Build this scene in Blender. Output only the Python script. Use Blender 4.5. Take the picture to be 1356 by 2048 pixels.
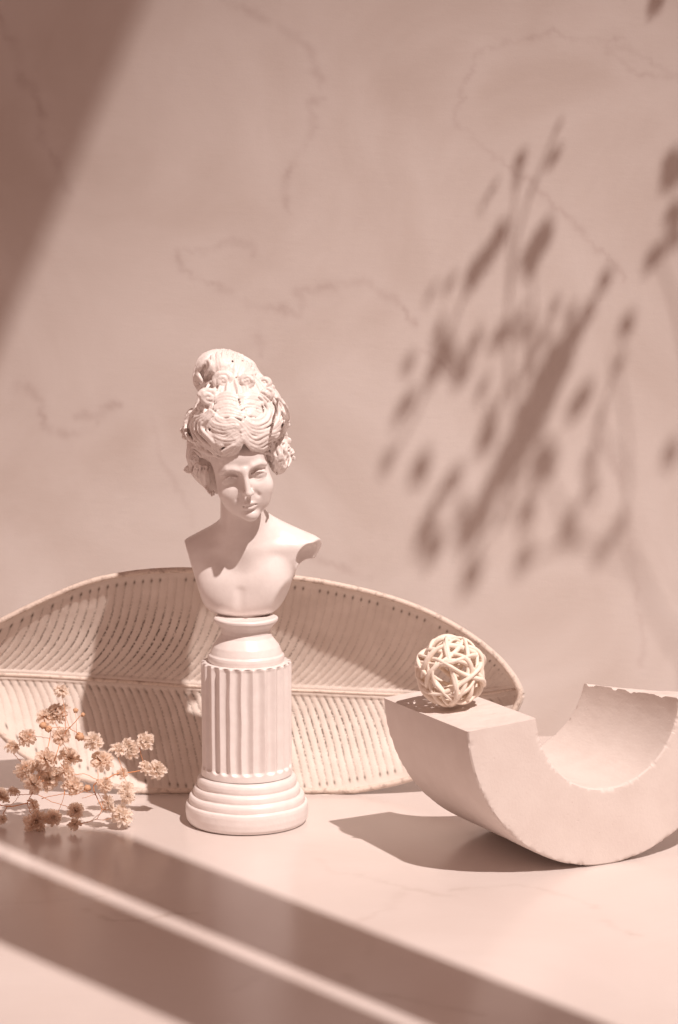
import bpy, bmesh, math, random
import numpy as np
from mathutils import Vector, Matrix, noise as mnoise

random.seed(7)
rng = np.random.default_rng(7)
for o in list(bpy.data.objects):
    bpy.data.objects.remove(o)
SC = bpy.context.scene
COL = SC.collection

# ------------------------------------------------------------------ camera
IW, IH = 1356.0, 2048.0
FPX, PITCH, CAMH = 4400.0, 0.130, 0.32
SP, CP = math.sin(PITCH), math.cos(PITCH)
WALL_Y = 1.357
cam = bpy.data.cameras.new('camera')
cam.sensor_fit = 'VERTICAL'
cam.sensor_height = 36.0
cam.lens = FPX / IH * 36.0
cam.clip_start = 0.02
cam.clip_end = 60.0
cam.dof.use_dof = True
cam.dof.focus_distance = 1.165
cam.dof.aperture_fstop = 16.0
camo = bpy.data.objects.new('camera', cam)
camo.location = (0, 0, CAMH)
camo.rotation_euler = (math.pi / 2 - PITCH, 0, 0)
COL.objects.link(camo)
SC.camera = camo

# ------------------------------------------------------------------ light
LDIR = np.array([-0.37, 0.525, -1.0])
LDIR = LDIR / np.linalg.norm(LDIR)
LTARGET = np.array([0.03, 1.1, 0.03])
LDIST = 6.0
LPOS = LTARGET - LDIR * LDIST
key = bpy.data.lights.new('key_lamp', 'SPOT')
key.energy = 2120
key.color = (1.0, 0.862, 0.80)
key.shadow_soft_size = 0.046
key.spot_size = math.radians(12)
key.spot_blend = 1.0
keyo = bpy.data.objects.new('key_lamp', key)
keyo.location = LPOS
keyo.rotation_euler = Vector(LDIR).to_track_quat('-Z', 'Y').to_euler()
COL.objects.link(keyo)

fill = bpy.data.lights.new('fill_lamp', 'AREA')        # soft fill added from the left to lift the shadows, no source seen there
fill.energy = 0.28
fill.color = (1.0, 0.72, 0.62)
fill.shape = 'RECTANGLE'; fill.size = 0.5; fill.size_y = 0.24
fill.spread = math.radians(95)
fillo = bpy.data.objects.new('fill_lamp', fill)
fillo.location = (-0.78, 0.86, 0.16)
fillo.rotation_euler = (Vector((0.05, 1.08, 0.0)) - Vector((-0.78, 0.86, 0.16))).to_track_quat('-Z', 'Y').to_euler()
COL.objects.link(fillo)

world = bpy.data.worlds.new('World')
SC.world = world
world.use_nodes = True
bg = world.node_tree.nodes['Background']
bg.inputs[0].default_value = (1.0, 0.57, 0.46, 1)
bg.inputs[1].default_value = 0.355

SC.view_settings.view_transform = 'Standard'
SC.view_settings.look = 'None'
SC.view_settings.exposure = 0.0
SC.view_settings.gamma = 1.0
SC.view_settings.use_curve_mapping = False
SC.cycles.max_bounces = 10
SC.cycles.diffuse_bounces = 7
SC.cycles.use_denoising = True

# ------------------------------------------------------------------ camera-ray helpers (used to survey the photo)
def ray(px, py):
    a = (px - IW / 2) / FPX
    b = -(py - IH / 2) / FPX
    return np.array([a, CP + b * SP, -SP + b * CP])

def at_y(px, py, y):
    d = ray(px, py)
    t = y / d[1]
    return np.array([d[0] * t, y, CAMH + d[2] * t])

def at_z(px, py, z=0.0):
    d = ray(px, py)
    t = (z - CAMH) / d[2]
    return np.array([d[0] * t, d[1] * t, z])

def on_plane(px, py, p0, n):
    d = ray(px, py)
    o = np.array([0, 0, CAMH])
    t = np.dot(p0 - o, n) / np.dot(d, n)
    return o + d * t

def to_px(p):
    x, y, z = p[0], p[1], p[2] - CAMH
    zc = y * CP - z * SP
    u = y * SP + z * CP
    return IW / 2 + FPX * x / zc, IH / 2 - FPX * u / zc

# ------------------------------------------------------------------ object helpers
def tag(o, label=None, cat=None, group=None, kind=None):
    if label: o['label'] = label
    if cat: o['category'] = cat
    if group: o['group'] = group
    if kind: o['kind'] = kind
    return o

def mesh_np(name, V, Fc, mat=None, parent=None, smooth=True):
    me = bpy.data.meshes.new(name)
    if isinstance(Fc, np.ndarray):
        V = np.ascontiguousarray(V, dtype=np.float32)
        n, k = Fc.shape
        me.vertices.add(len(V))
        me.vertices.foreach_set('co', V.ravel())
        me.loops.add(n * k)
        me.loops.foreach_set('vertex_index', np.ascontiguousarray(Fc, dtype=np.int32).ravel())
        me.polygons.add(n)
        me.polygons.foreach_set('loop_start', np.arange(0, n * k, k, dtype=np.int32))
        me.update(calc_edges=True)
        me.validate()
    else:
        me.from_pydata([tuple(map(float, v)) for v in V], [], Fc)
        me.update()
    if smooth:
        me.polygons.foreach_set('use_smooth', np.ones(len(me.polygons), dtype=bool))
    if mat: me.materials.append(mat)
    o = bpy.data.objects.new(name, me)
    COL.objects.link(o)
    if parent is not None:
        o.parent = parent
        o.matrix_parent_inverse = Matrix.Translation(parent.location).inverted()
    return o

def empty(name, loc):
    o = bpy.data.objects.new(name, None)
    o.location = tuple(map(float, loc))
    o.empty_display_size = 0.02
    COL.objects.link(o)
    return o

def attr(o, name, arr):
    a = o.data.attributes.new(name, 'FLOAT', 'POINT')
    a.data.foreach_set('value', np.ascontiguousarray(arr, dtype=np.float32))

def grid_faces(nu, nv, closed_u=False):
    iu = np.arange(nu if closed_u else nu - 1)
    iv = np.arange(nv - 1)
    a, b = np.meshgrid(iu, iv, indexing='ij')
    a, b = a.ravel(), b.ravel()
    a2 = (a + 1) % nu
    return np.stack([a * nv + b, a2 * nv + b, a2 * nv + b + 1, a * nv + b + 1], 1)

def resample(P, n):
    P = np.asarray(P, float)
    s = np.concatenate([[0], np.cumsum(np.linalg.norm(np.diff(P, axis=0), axis=1))])
    q = np.linspace(0, s[-1], n)
    return np.stack([np.interp(q, s, P[:, k]) for k in range(P.shape[1])], 1)

def catmull(P, sub=6, closed=False):
    P = np.asarray(P, float)
    if closed:
        Q = np.vstack([P[-1], P, P[0], P[1]])
    else:
        Q = np.vstack([2 * P[0] - P[1], P, 2 * P[-1] - P[-2]])
    out = []
    for i in range(1, len(Q) - 2):
        p0, p1, p2, p3 = Q[i - 1:i + 3]
        for t in np.arange(sub) / sub:
            out.append(0.5 * (2 * p1 + (p2 - p0) * t + (2 * p0 - 5 * p1 + 4 * p2 - p3) * t ** 2
                              + (3 * p1 - p0 - 3 * p2 + p3) * t ** 3))
    if not closed: out.append(Q[-2])
    return np.array(out)

def tube(P, R, seg=8, closed=False, flat=1.0):
    """verts, faces of a tube along the points P with radii R"""
    P = np.asarray(P, float); n = len(P)
    R = np.full(n, R) if np.isscalar(R) else np.asarray(R, float)
    if closed:
        T = np.roll(P, -1, 0) - np.roll(P, 1, 0)
    else:
        T = np.gradient(P, axis=0)
    T /= np.linalg.norm(T, axis=1)[:, None] + 1e-12
    N = np.zeros_like(P)
    ref = np.array([0, 0, 1.0]) if abs(T[0][2]) < .9 else np.array([1.0, 0, 0])
    nprev = ref - T[0] * ref.dot(T[0]); nprev /= np.linalg.norm(nprev)
    for i in range(n):
        v = nprev - T[i] * nprev.dot(T[i])
        v /= np.linalg.norm(v) + 1e-12
        N[i] = v; nprev = v
    B = np.cross(T, N)
    a = np.linspace(0, 2 * np.pi, seg, endpoint=False)
    V = (P[:, None, :] + R[:, None, None] * (np.cos(a)[None, :, None] * N[:, None, :]
         + flat * np.sin(a)[None, :, None] * B[:, None, :])).reshape(-1, 3)
    F = []
    m = n if closed else n - 1
    for i in range(m):
        j = (i + 1) % n
        for k in range(seg):
            k2 = (k + 1) % seg
            F.append((i * seg + k, i * seg + k2, j * seg + k2, j * seg + k))
    if not closed:
        F.append(tuple(range(seg - 1, -1, -1)))
        F.append(tuple((n - 1) * seg + k for k in range(seg)))
    return V, F

class MB:
    def __init__(self): self.V = []; self.F = []; self.n = 0
    def add(self, V, F):
        self.V.append(np.asarray(V, float))
        self.F += [tuple(i + self.n for i in f) for f in F]
        self.n += len(V)
    def build(self, name, mat, parent=None, smooth=True):
        return mesh_np(name, np.vstack(self.V), self.F, mat, parent, smooth)

# value noise on numpy arrays -------------------------------------------------
def vnoise(x, y, z=None, seed=0):
    if z is None: z = np.zeros_like(x)
    r = np.random.default_rng(seed)
    T = r.random((32, 32, 32)).astype(np.float32)
    xi, yi, zi = np.floor(x).astype(int), np.floor(y).astype(int), np.floor(z).astype(int)
    fx, fy, fz = x - xi, y - yi, z - zi
    fx, fy, fz = [f * f * (3 - 2 * f) for f in (fx, fy, fz)]
    g = lambda a, b, c: T[(xi + a) % 32, (yi + b) % 32, (zi + c) % 32]
    l = lambda a, b, t: a + (b - a) * t
    return l(l(l(g(0,0,0), g(1,0,0), fx), l(g(0,1,0), g(1,1,0), fx), fy),
             l(l(g(0,0,1), g(1,0,1), fx), l(g(0,1,1), g(1,1,1), fx), fy), fz)

def fbm(x, y, z=None, seed=0, oct=4):
    if z is None: z = np.zeros_like(x)
    s, a, t = 0, 1, 0
    for i in range(oct):
        s = s + a * vnoise(x * 2 ** i, y * 2 ** i, z * 2 ** i, seed + i); t += a; a *= .5
    return s / t

# ------------------------------------------------------------------ materials
class NT:
    def __init__(self, name):
        self.m = bpy.data.materials.new(name); self.m.use_nodes = True
        self.t = self.m.node_tree; self.n = self.t.nodes; self.l = self.t.links
        self.p = self.n['Principled BSDF']
        self.tc = None
    def coord(self):
        if self.tc is None: self.tc = self.n.new('ShaderNodeTexCoord')
        return self.tc.outputs['Object']
    def noise(self, scale, detail=4, rough=.55, vec=None, dist=0):
        x = self.n.new('ShaderNodeTexNoise')
        x.inputs['Scale'].default_value = scale; x.inputs['Detail'].default_value = detail
        x.inputs['Roughness'].default_value = rough; x.inputs['Distortion'].default_value = dist
        self.l.new(vec or self.coord(), x.inputs['Vector'])
        return x.outputs['Fac']
    def mapping(self, scale):
        m = self.n.new('ShaderNodeMapping'); m.inputs['Scale'].default_value = scale
        self.l.new(self.coord(), m.inputs['Vector']); return m.outputs[0]
    def ramp(self, fac, stops):
        r = self.n.new('ShaderNodeValToRGB'); e = r.color_ramp.elements
        while len(e) < len(stops): e.new(.5)
        for k, (p, c) in enumerate(stops):
            e[k].position = p
            e[k].color = (c, c, c, 1) if np.isscalar(c) else tuple(c) + (1,)
        self.l.new(fac, r.inputs[0]); return r.outputs[0]
    def mix(self, fac, a, b, blend='MIX'):
        m = self.n.new('ShaderNodeMix'); m.data_type = 'RGBA'; m.blend_type = blend
        for s, v in ((0, fac), (6, a), (7, b)):
            if hasattr(v, 'links') or hasattr(v, 'is_linked'): self.l.new(v, m.inputs[s])
            else: m.inputs[s].default_value = v if s == 0 else tuple(v) + (1,)
        return m.outputs[2]
    def math(self, op, a, b=None):
        m = self.n.new('ShaderNodeMath'); m.operation = op
        for s, v in ((0, a), (1, b)):
            if v is None: continue
            if hasattr(v, 'is_linked'): self.l.new(v, m.inputs[s])
            else: m.inputs[s].default_value = v
        return m.outputs[0]
    def attr(self, name):
        a = self.n.new('ShaderNodeAttribute'); a.attribute_name = name; return a.outputs['Fac']
    def bump(self, h, strength, dist):
        b = self.n.new('ShaderNodeBump'); b.inputs['Strength'].default_value = strength
        b.inputs['Distance'].default_value = dist
        self.l.new(h, b.inputs['Height']); self.l.new(b.outputs[0], self.p.inputs['Normal'])
    def color(self, c):
        if hasattr(c, 'is_linked'): self.l.new(c, self.p.inputs['Base Color'])
        else: self.p.inputs['Base Color'].default_value = tuple(c) + (1,)
        return self
    def set(self, **k):
        for a, v in k.items():
            a = {'rough': 'Roughness', 'spec': 'Specular IOR Level', 'sss': 'Subsurface Weight', 'trans': 'Transmission Weight'}.get(a, a)
            if hasattr(v, 'is_linked'): self.l.new(v, self.p.inputs[a])
            else: self.p.inputs[a].default_value = v
        return self

def mat_marble(name, base, dark, light, rough, spec, ripple):
    t = NT(name)
    cloud = t.noise(9, 5, .55, dist=.6)
    c = t.mix(t.ramp(cloud, [(.34, 0.0), (.66, 1.0)]), base, light)
    fine = t.noise(55, 4)
    halo = t.attr('halo')
    c = t.mix(t.math('MULTIPLY', t.math('MULTIPLY', halo, t.ramp(t.noise(24, 3), [(.35, .2), (.65, 1.)])), .8), c, light)
    v = t.math('MULTIPLY', t.attr('vein'), t.ramp(fine, [(.25, .4), (.7, 1.0)]))
    c = t.mix(v, c, dark)
    t.color(c)
    t.set(rough=rough, spec=spec)
    r = t.noise(420, 3, .6, vec=t.mapping((.25, .25, 1.0) if ripple == 'wall' else (.22, 1.0, 1.0)))
    r2 = t.noise(1500, 2)
    t.bump(t.math('ADD', r, t.math('MULTIPLY', r2, .6)), .14 if ripple == 'wall' else .07, .0006)
    return t.m

M = {}
M['wall'] = mat_marble('marble_wall', (.570, .503, .465), (.39, .30, .275), (.66, .605, .575), .55, .3, 'wall')
M['table'] = mat_marble('marble_table', (.625, .553, .52), (.42, .33, .29), (.665, .60, .57), .19, .65, 'table')

t = NT('white_plaster_paint')
c = t.mix(t.ramp(t.noise(160, 5), [(.35, 0.), (.7, 1.)]), (.74, .68, .655), (.79, .735, .71))
t.color(c).set(rough=.36, spec=.42)
t.bump(t.noise(700, 3), .1, .0006)
M['plaster'] = t.m

t = NT('white_hair_paint')
c = t.mix(t.ramp(t.noise(160, 5), [(.35, 0.), (.7, 1.)]), (.75, .69, .66), (.80, .74, .71))
t.color(c).set(rough=.38, spec=.4)
t.bump(t.noise(900, 4), .3, .0006)
M['hair'] = t.m

t = NT('cast_stone')
n1 = t.noise(60, 5); sp = t.noise(900, 2, .5)
c = t.mix(t.ramp(n1, [(.3, 0.), (.7, 1.)]), (.635, .56, .52), (.68, .61, .57))
c = t.mix(t.ramp(sp, [(.735, 0.), (.77, .5)]), c, (.42, .32, .27))
t.color(c).set(rough=.85, spec=.2)
t.bump(t.math('ADD', t.noise(600, 5, .65), t.math('MULTIPLY', t.ramp(t.noise(330, 2), [(.20, 0.), (.28, 1.)]), 1.0)), .24, .0006)
M['stone'] = t.m

t = NT('whitewashed_leaf_tray')
n1 = t.noise(70, 5); n2 = t.noise(820, 3, .6); n3 = t.noise(1700, 2)
c = t.mix(t.ramp(n1, [(.3, 0.), (.7, 1.)]), (.62, .54, .482), (.715, .635, .575))
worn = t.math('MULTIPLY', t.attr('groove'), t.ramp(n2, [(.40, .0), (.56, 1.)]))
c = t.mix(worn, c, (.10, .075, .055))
c = t.mix(t.math('MULTIPLY', t.ramp(n3, [(.70, 0.), (.78, 1.)]), t.attr('speck')), c, (.2, .14, .1))
c = t.mix(t.attr('dot'), c, (.13, .095, .07))
t.color(c).set(rough=.62, spec=.3)
t.bump(t.math('ADD', t.noise(520, 4), n3), .35, .0006)
M['leaf'] = t.m

t = NT('whitewashed_rim')
c = t.mix(t.ramp(n := t.noise(300, 4), [(.5, 0.), (.72, 1.)]), (.68, .575, .50), (.42, .33, .28))
t.color(c).set(rough=.6, spec=.3)
t.bump(t.noise(700, 4), .5, .0008)
M['rim'] = t.m

t = NT('bleached_rattan')
c = t.mix(t.ramp(t.noise(260, 5), [(.3, 0.), (.7, 1.)]), (.82, .71, .61), (.87, .78, .69))
t.color(c).set(rough=.5, spec=.35)
t.bump(t.noise(900, 3), .25, .0004)
M['rattan'] = t.m

def petal_mat(name, a, b):
    t = NT(name)
    c = t.mix(t.ramp(t.noise(450, 4), [(.35, 0.), (.65, 1.)]), a, b)
    t.color(c).set(rough=.7, spec=.15)
    tr = t.n.new('ShaderNodeBsdfTranslucent'); t.l.new(c, tr.inputs[0])
    mx = t.n.new('ShaderNodeMixShader'); mx.inputs[0].default_value = .58
    out = t.n['Material Output']
    t.l.new(t.p.outputs[0], mx.inputs[1]); t.l.new(tr.outputs[0], mx.inputs[2]); t.l.new(mx.outputs[0], out.inputs[0])
    return t.m
M['petal_pale'] = petal_mat('dried_petal_cream', (.92, .82, .735), (.95, .885, .82))
M['petal_dusty'] = petal_mat('dried_petal_dusty', (.90, .775, .67), (.95, .86, .78))
t = NT('dried_stem')
t.color(t.mix(t.noise(300, 3), (.58, .22, .085), (.68, .33, .16))).set(rough=.6, spec=.3)
M['stem'] = t.m
t = NT('dried_calyx')
t.color(t.mix(t.noise(500, 3), (.55, .30, .17), (.68, .45, .30))).set(rough=.7, spec=.2)
M['calyx'] = t.m
t = NT('grey_board'); t.color(t.mix(t.noise(30, 3), (.13, .11, .10), (.16, .135, .125))).set(rough=.8, spec=.2)
M['board'] = t.m

# ------------------------------------------------------------------ setting: wall and table top with marble veins
def vein_fields(px_lines, proj, GX, GY, seed):
    vein = np.zeros(GX.shape, np.float32); halo = np.zeros(GX.shape, np.float32)
    r = np.random.default_rng(seed)
    for line, wid, amp in px_lines:
        P = catmull(np.array([proj(*p) for p in line]), 10)
        P = resample(P, max(30, int(len(P) * 3)))
        s = np.arange(len(P)) * .35
        off = np.stack([fbm(s * .35, s * 0 + k * 3.3, seed=seed + k) - .5 for k in range(2)], 1) * .005
        off += np.stack([vnoise(s * 1.4, s * 0 + k * 3.3, seed=seed + k + 5) - .5 for k in range(2)], 1) * .0017
        P = P + off
        w = 1.8 * wid * (0.5 + 1.1 * vnoise(s * .22, s * 0, seed=seed + 9))
        a = .62 * amp * (0.35 + .9 * vnoise(s * .16, s * 0 + 4, seed=seed + 11))
        seed += 1
        for i in range(len(P)):
            x, y = P[i]
            rad = .02
            ix0, ix1 = np.searchsorted(GX[:, 0], [x - rad, x + rad])
            iy0, iy1 = np.searchsorted(GY[0, :], [y - rad, y + rad])
            if ix1 <= ix0 or iy1 <= iy0: continue
            sl = (slice(ix0, ix1), slice(iy0, iy1))
            d = np.hypot(GX[sl] - x, GY[sl] - y)
            vein[sl] = np.maximum(vein[sl], a[i] * np.exp(-(d / w[i]) ** 2) + .34 * a[i] * np.exp(-(d / (w[i] * 4.5)) ** 2))
            halo[sl] = np.maximum(halo[sl], np.exp(-(d / .010) ** 2))
    return vein, halo

def c5(*p): return [(x / 1.937, y / 1.937) for x, y in p]
def c8b(*p): return [(x / 1.937 + 656, y / 1.937) for x, y in p]
def c3(*p): return [(x / 1.937, y / 1.937 + 1600) for x, y in p]
def c4(*p): return [(x / 1.937 + 656, y / 1.937 + 1600) for x, y in p]
wv = .0008
wall_lines = [
 (c8b((1420,310),(1356,300),(1290,300),(1200,290),(1165,265),(1100,210),(1075,180),(1130,150),(1180,170),(1130,185),(1060,160),(1000,155),(960,150),(910,145),(870,120),(800,150),(740,160),(690,160),(650,190),(600,190),(570,230),(560,270),(540,300),(510,345),(525,380),(495,430),(500,480)), wv*.8, .42),
 (c8b((1110,170),(1200,205),(1290,260),(1356,300)), wv*.8, .4),
 (c8b((500,480),(560,530),(620,590),(690,640),(750,690),(810,720),(860,780),(930,840),(1000,910),(1050,970),(1110,1020),(1150,1090)), wv, .5),
 (c5((1150,1130),(1200,1125),(1290,1110),(1356,1095),(1410,1090),(1460,1120),(1520,1150),(1560,1190),(1620,1260)), wv*1.2, .6),
 (c5((990,985),(960,950),(880,935),(830,970),(740,970),(690,970),(705,1030),(760,1080),(830,1100),(900,1140),(960,1175),(1040,1195),(1110,1200),(1160,1220),(1170,1150),(1150,1130)), wv*1.3, .6),
 (c5((870,0),(960,40),(1050,90),(1140,140),(1200,200),(1220,260),(1250,350)), wv*1.7, .45),
 (c5((1250,385),(1200,390),(1215,470),(1190,550),(1140,630),(1105,700),(1110,760),(1120,825)), wv*1.3, .5),
 (c5((-60,0),(0,60),(30,140),(70,200),(80,290),(130,360),(160,430),(160,530),(200,590),(230,660),(270,740)), wv*1.8, .6),
 ([(20,780),(57,775),(80,805),(90,845),(110,862),(140,870),(170,862),(200,845)], wv*1.6, .55),
 ([(160,835),(200,828),(215,812),(238,812)], wv*1.7, .7),
 ([(521,635),(516,671),(524,712)], wv*2, .35),
 ([(305,840),(330,930),(370,1000),(385,1050)], wv, .4),
 ([(1200,870),(1240,960),(1262,1100),(1275,1200),(1285,1330)], wv*1.6, .35),
 ([(610,1110),(680,1135),(740,1160)], wv*1.4, .4),
 ([(850,700),(890,735),(910,760)], wv*.7, .5),
]
def axis_coords(lo, hi, step, far_lo, far_hi):
    a = np.arange(lo, hi + step * .5, step)
    pre = np.linspace(far_lo, lo, 12)[:-1]; post = np.linspace(hi, far_hi, 12)[1:]
    return np.concatenate([pre, a, post])
gx = axis_coords(-.235, .235, .0011, -1.0, 1.0)
gz = np.concatenate([np.arange(0, .50, .0011), np.linspace(.5, 1.1, 14)[1:]])
GX, GZ = np.meshgrid(gx, gz, indexing='ij')
vein, halo = vein_fields(wall_lines, lambda a, b: at_y(a, b, WALL_Y)[[0, 2]], GX, GZ, 20)
V = np.stack([GX, np.full_like(GX, WALL_Y), GZ], -1).reshape(-1, 3)
wall = mesh_np('wall', V, grid_faces(len(gx), len(gz))[:, ::-1].copy(), M['wall'])
attr(wall, 'vein', vein.ravel()); attr(wall, 'halo', halo.ravel())
tag(wall, kind='structure')

table_lines = [
 (c3((340,425),(420,460),(540,470),(650,445),(690,440),(765,440)), .0011, .55),
 (c3((-40,400),(100,400),(250,385),(400,370)), .001, .25),
 (c4((100,290),(260,330),(400,360),(490,370),(480,345),(600,340),(740,330),(850,350),(940,375),(1040,420)), .0009, .4),
 (c4((1070,470),(1130,500),(1200,525)), .001, .4),
 (c4((60,680),(140,730),(300,770),(450,800),(580,830)), .0012, .45),
 (c4((290,360),(230,420),(130,470),(160,540),(150,610)), .0014, .3),
 (c3((900,740),(960,710),(990,660)), .0014, .3),
 (c3((1230,230),(1300,280),(1356,285)), .001, .3),
]
ty = np.concatenate([np.linspace(.25, .82, 12)[:-1], np.arange(.82, WALL_Y - .0005, .0013), [WALL_Y + .05]])
TX, TY = np.meshgrid(gx, ty, indexing='ij')
vein, halo = vein_fields(table_lines, lambda a, b: at_z(a, b)[[0, 1]], TX, TY, 60)
V = np.stack([TX, TY, np.zeros_like(TX)], -1).reshape(-1, 3)
table = mesh_np('table_surface', V, grid_faces(len(gx), len(ty)), M['table'])
attr(table, 'vein', vein.ravel()); attr(table, 'halo', halo.ravel())
tag(table, kind='structure')

# ------------------------------------------------------------------ unseen boards added to shade the front of the table and the wall corner
def board(name, pts, thick, label, cat):
    pts = np.asarray(pts, float)
    n = np.cross(pts[1] - pts[0], pts[2] - pts[0]); n /= np.linalg.norm(n)
    k = len(pts)
    V = np.vstack([pts - n * thick / 2, pts + n * thick / 2])
    F = [tuple(range(k - 1, -1, -1)), tuple(range(k, 2 * k))] + [(i, (i + 1) % k, k + (i + 1) % k, k + i) for i in range(k)]
    o = mesh_np(name, V, F, M['board'], smooth=False)
    return tag(o, label, cat)

def towards_lamp(P, dist):
    P = np.asarray(P, float); v = LPOS - P; v /= np.linalg.norm(v)
    return P + v * dist
def lift(P, z):            # the point at height z that shades the table point P
    P = np.asarray(P, float); v = LPOS - P
    return P + v * (z - P[2]) / v[2]

def overhead_board(e1, e2, height, label):
    # an unseen board added above the picture; its edges throw the straight shadow edges on the table
    p = [at_z(*e1[0]), at_z(*e1[1]), at_z(*e2[1]), at_z(*e2[0])]
    d1 = (p[1] - p[0]) / np.linalg.norm(p[1] - p[0]); d2 = (p[2] - p[3]) / np.linalg.norm(p[2] - p[3])
    q = [p[0], p[1] + d1 * .25, p[2] + d2 * .25, p[3]]
    return board('shade_board', [lift(v, height) for v in q], .004, label, 'board')

overhead_board([(232,1663),(1216,2048)], [(-130,1632),(850,2048)], .56, 'unseen board added above the table to shade it, the one nearer the wall')
overhead_board([(-300,1585),(797,2048)], [(-500,1662),(361,2048)], .56, 'unseen board added above the table to shade it, the one nearer the camera')
a, b = at_y(288, 0, WALL_Y), at_y(0, 690, WALL_Y)
dirw = (a - b) / np.linalg.norm(a - b)
pts = [b - dirw * .25, a + dirw * .9, a + dirw * .9 + np.array([-1.3, 0, .1]), b - dirw * .25 + np.array([-1.3, 0, .1])]  # added out of view, shaped so its shadow edge follows this wall line
board('shade_board', [towards_lamp(p, 1.0) for p in pts], .006, 'large unseen grey board added to shade the wall corner', 'board')

# ------------------------------------------------------------------ leaf tray
top_px = [(-118,1338),(-108,1308),(-80,1283),(-40,1262),(0,1243),(60,1213),(120,1186),(185,1162),(260,1147),(330,1141),(400,1141),(500,1147),(580,1155),(650,1165),(760,1190),(850,1222),(930,1265),(990,1312),(1022,1350),(1036,1375),(1041,1390)]
bot_px = [(-118,1338),(-108,1368),(-80,1395),(-40,1432),(0,1465),(37,1502),(74,1524),(120,1543),(166,1557),(265,1580),(372,1594),(480,1599),(560,1599),(620,1594),(700,1583),(800,1563),(880,1535),(950,1495),(1000,1455),(1025,1425),(1036,1405),(1041,1390)]
mid_px = [(-118,1338),(0,1334),(200,1347),(400,1363),(600,1371),(760,1378),(880,1381),(960,1375),(1041,1358)]
LEAN = math.radians(7)
lp0 = np.array([0, 1.2135, 0.0])
ln = np.array([0, -math.cos(LEAN), math.sin(LEAN)])         # front normal of the leaf plane
lv = np.array([0, math.sin(LEAN), math.cos(LEAN)])
def leaf_uv(p):
    q = on_plane(p[0], p[1], lp0, ln); return np.array([q[0], (q - lp0).dot(lv)])
TOPUV = np.array([leaf_uv(p) for p in top_px]); BOTUV = np.array([leaf_uv(p) for p in bot_px])
TOPUV = catmull(TOPUV, 8); BOTUV = catmull(BOTUV, 8)
MIDUV = catmull(np.array([leaf_uv(p) for p in mid_px]), 8)
u0, u1 = TOPUV[0, 0], TOPUV[-1, 0]
PXM = 1.26 / FPX                                            # metres per photo pixel at the leaf
DEEP = .029
def sstep(a, b, x):
    t = np.clip((x - a) / (b - a), 0, 1); return t * t * (3 - 2 * t)
NU, NV = 900, 84
cs = np.linspace(0, 1, NU)
ucol = u0 + (u1 - u0) * (0.5 - 0.5 * np.cos(np.pi * (0.04 + .92 * cs))) / 1
ucol = u0 + (u1 - u0) * (.18 * (0.5 - 0.5 * np.cos(np.pi * cs)) + .82 * cs)
def interp_uv(T, u):
    o = np.argsort(T[:, 0], kind='stable'); return np.interp(u, T[o, 0], T[o, 1])
vt, vb = interp_uv(TOPUV, ucol), interp_uv(BOTUV, ucol)
vm = interp_uv(MIDUV, ucol) - .0058
vm = np.clip(vm, vb + (vt - vb) * .15, vt - (vt - vb) * .15)
env = np.minimum(1, np.sin(np.pi * np.clip(cs, 0, 1)) * 1.9) ** .6
half = np.maximum((vt - vb) / 2, 1e-5)
Vs, GRO, DOT, SPK = [], [], [], []
tt = np.linspace(-1, 1, 2 * NV + 1)
Uc, T2 = np.meshgrid(ucol, tt, indexing='ij')
VT, VB, VMm = vt[:, None], vb[:, None], vm[:, None]
A = np.abs(T2)
vv = np.where(T2 >= 0, VMm + (VT - VMm) * A, VMm + (VB - VMm) * A)
# dish profile: a gently curved floor, sides coming forward to the rim
prof = (1 - A ** np.where(T2 >= 0, 1.6, 2.0))
DEEPU = np.interp(ucol, [(q - 678) * PXM for q in (-118, -60, 0, 140, 330, 640, 800, 960, 1041)], [.003, .012, .017, .0215, .029, .0325, .031, .021, .005])
depth = -DEEPU[:, None] * prof
up = T2 >= 0
dist_mid = np.abs(vv - VMm)
sh_up = (.0305 * (1 - np.exp(-dist_mid / .026)) * 1.18)
sh_dn = (.0050 * (1 - np.exp(-dist_mid / .010)) + .25 * dist_mid)
phase = np.where(up, (Uc - sh_up) / (16.7 * PXM), (Uc - sh_dn) / (15.8 * PXM) + .35)
phase = phase + .10 * (vnoise(Uc * 60, vv * 60, seed=4) - .5)
fr = np.abs((phase % 1) - .5) * 2            # 1 on the groove line, 0 mid-ridge
ridge = np.sqrt(np.clip(1 - (fr * .96) ** 2, 0, 1))
rim_w = (np.where(up, VT - vv, vv - VB))
inner = sstep(.0030, .0048, rim_w) * sstep(.0022, .0034, dist_mid)
tipfade = sstep(.006, .016, u1 - Uc) * sstep(.004, .012, Uc - u0)
inner = inner * (.35 + .65 * tipfade)
amp = .0009
depth = depth - amp * (1 - ridge) * inner - .0006 * inner
depth += .00025 * (fbm(Uc * 260, vv * 260, seed=2) - .5)
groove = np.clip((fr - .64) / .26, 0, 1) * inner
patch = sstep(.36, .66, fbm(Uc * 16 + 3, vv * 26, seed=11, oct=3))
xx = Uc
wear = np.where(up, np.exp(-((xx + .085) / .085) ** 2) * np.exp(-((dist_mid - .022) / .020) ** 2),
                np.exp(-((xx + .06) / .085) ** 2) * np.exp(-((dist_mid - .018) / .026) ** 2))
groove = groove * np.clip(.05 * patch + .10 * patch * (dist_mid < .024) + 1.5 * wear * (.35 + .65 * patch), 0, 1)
dot = np.exp(-((fr - 1) / .26) ** 2) * np.exp(-((rim_w - .0056) / .0010) ** 2) * (.95 * (vnoise(phase.round(0) * 3.1 + 7, T2 * 0 + np.sign(T2) * 3, seed=8) > .22))
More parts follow.
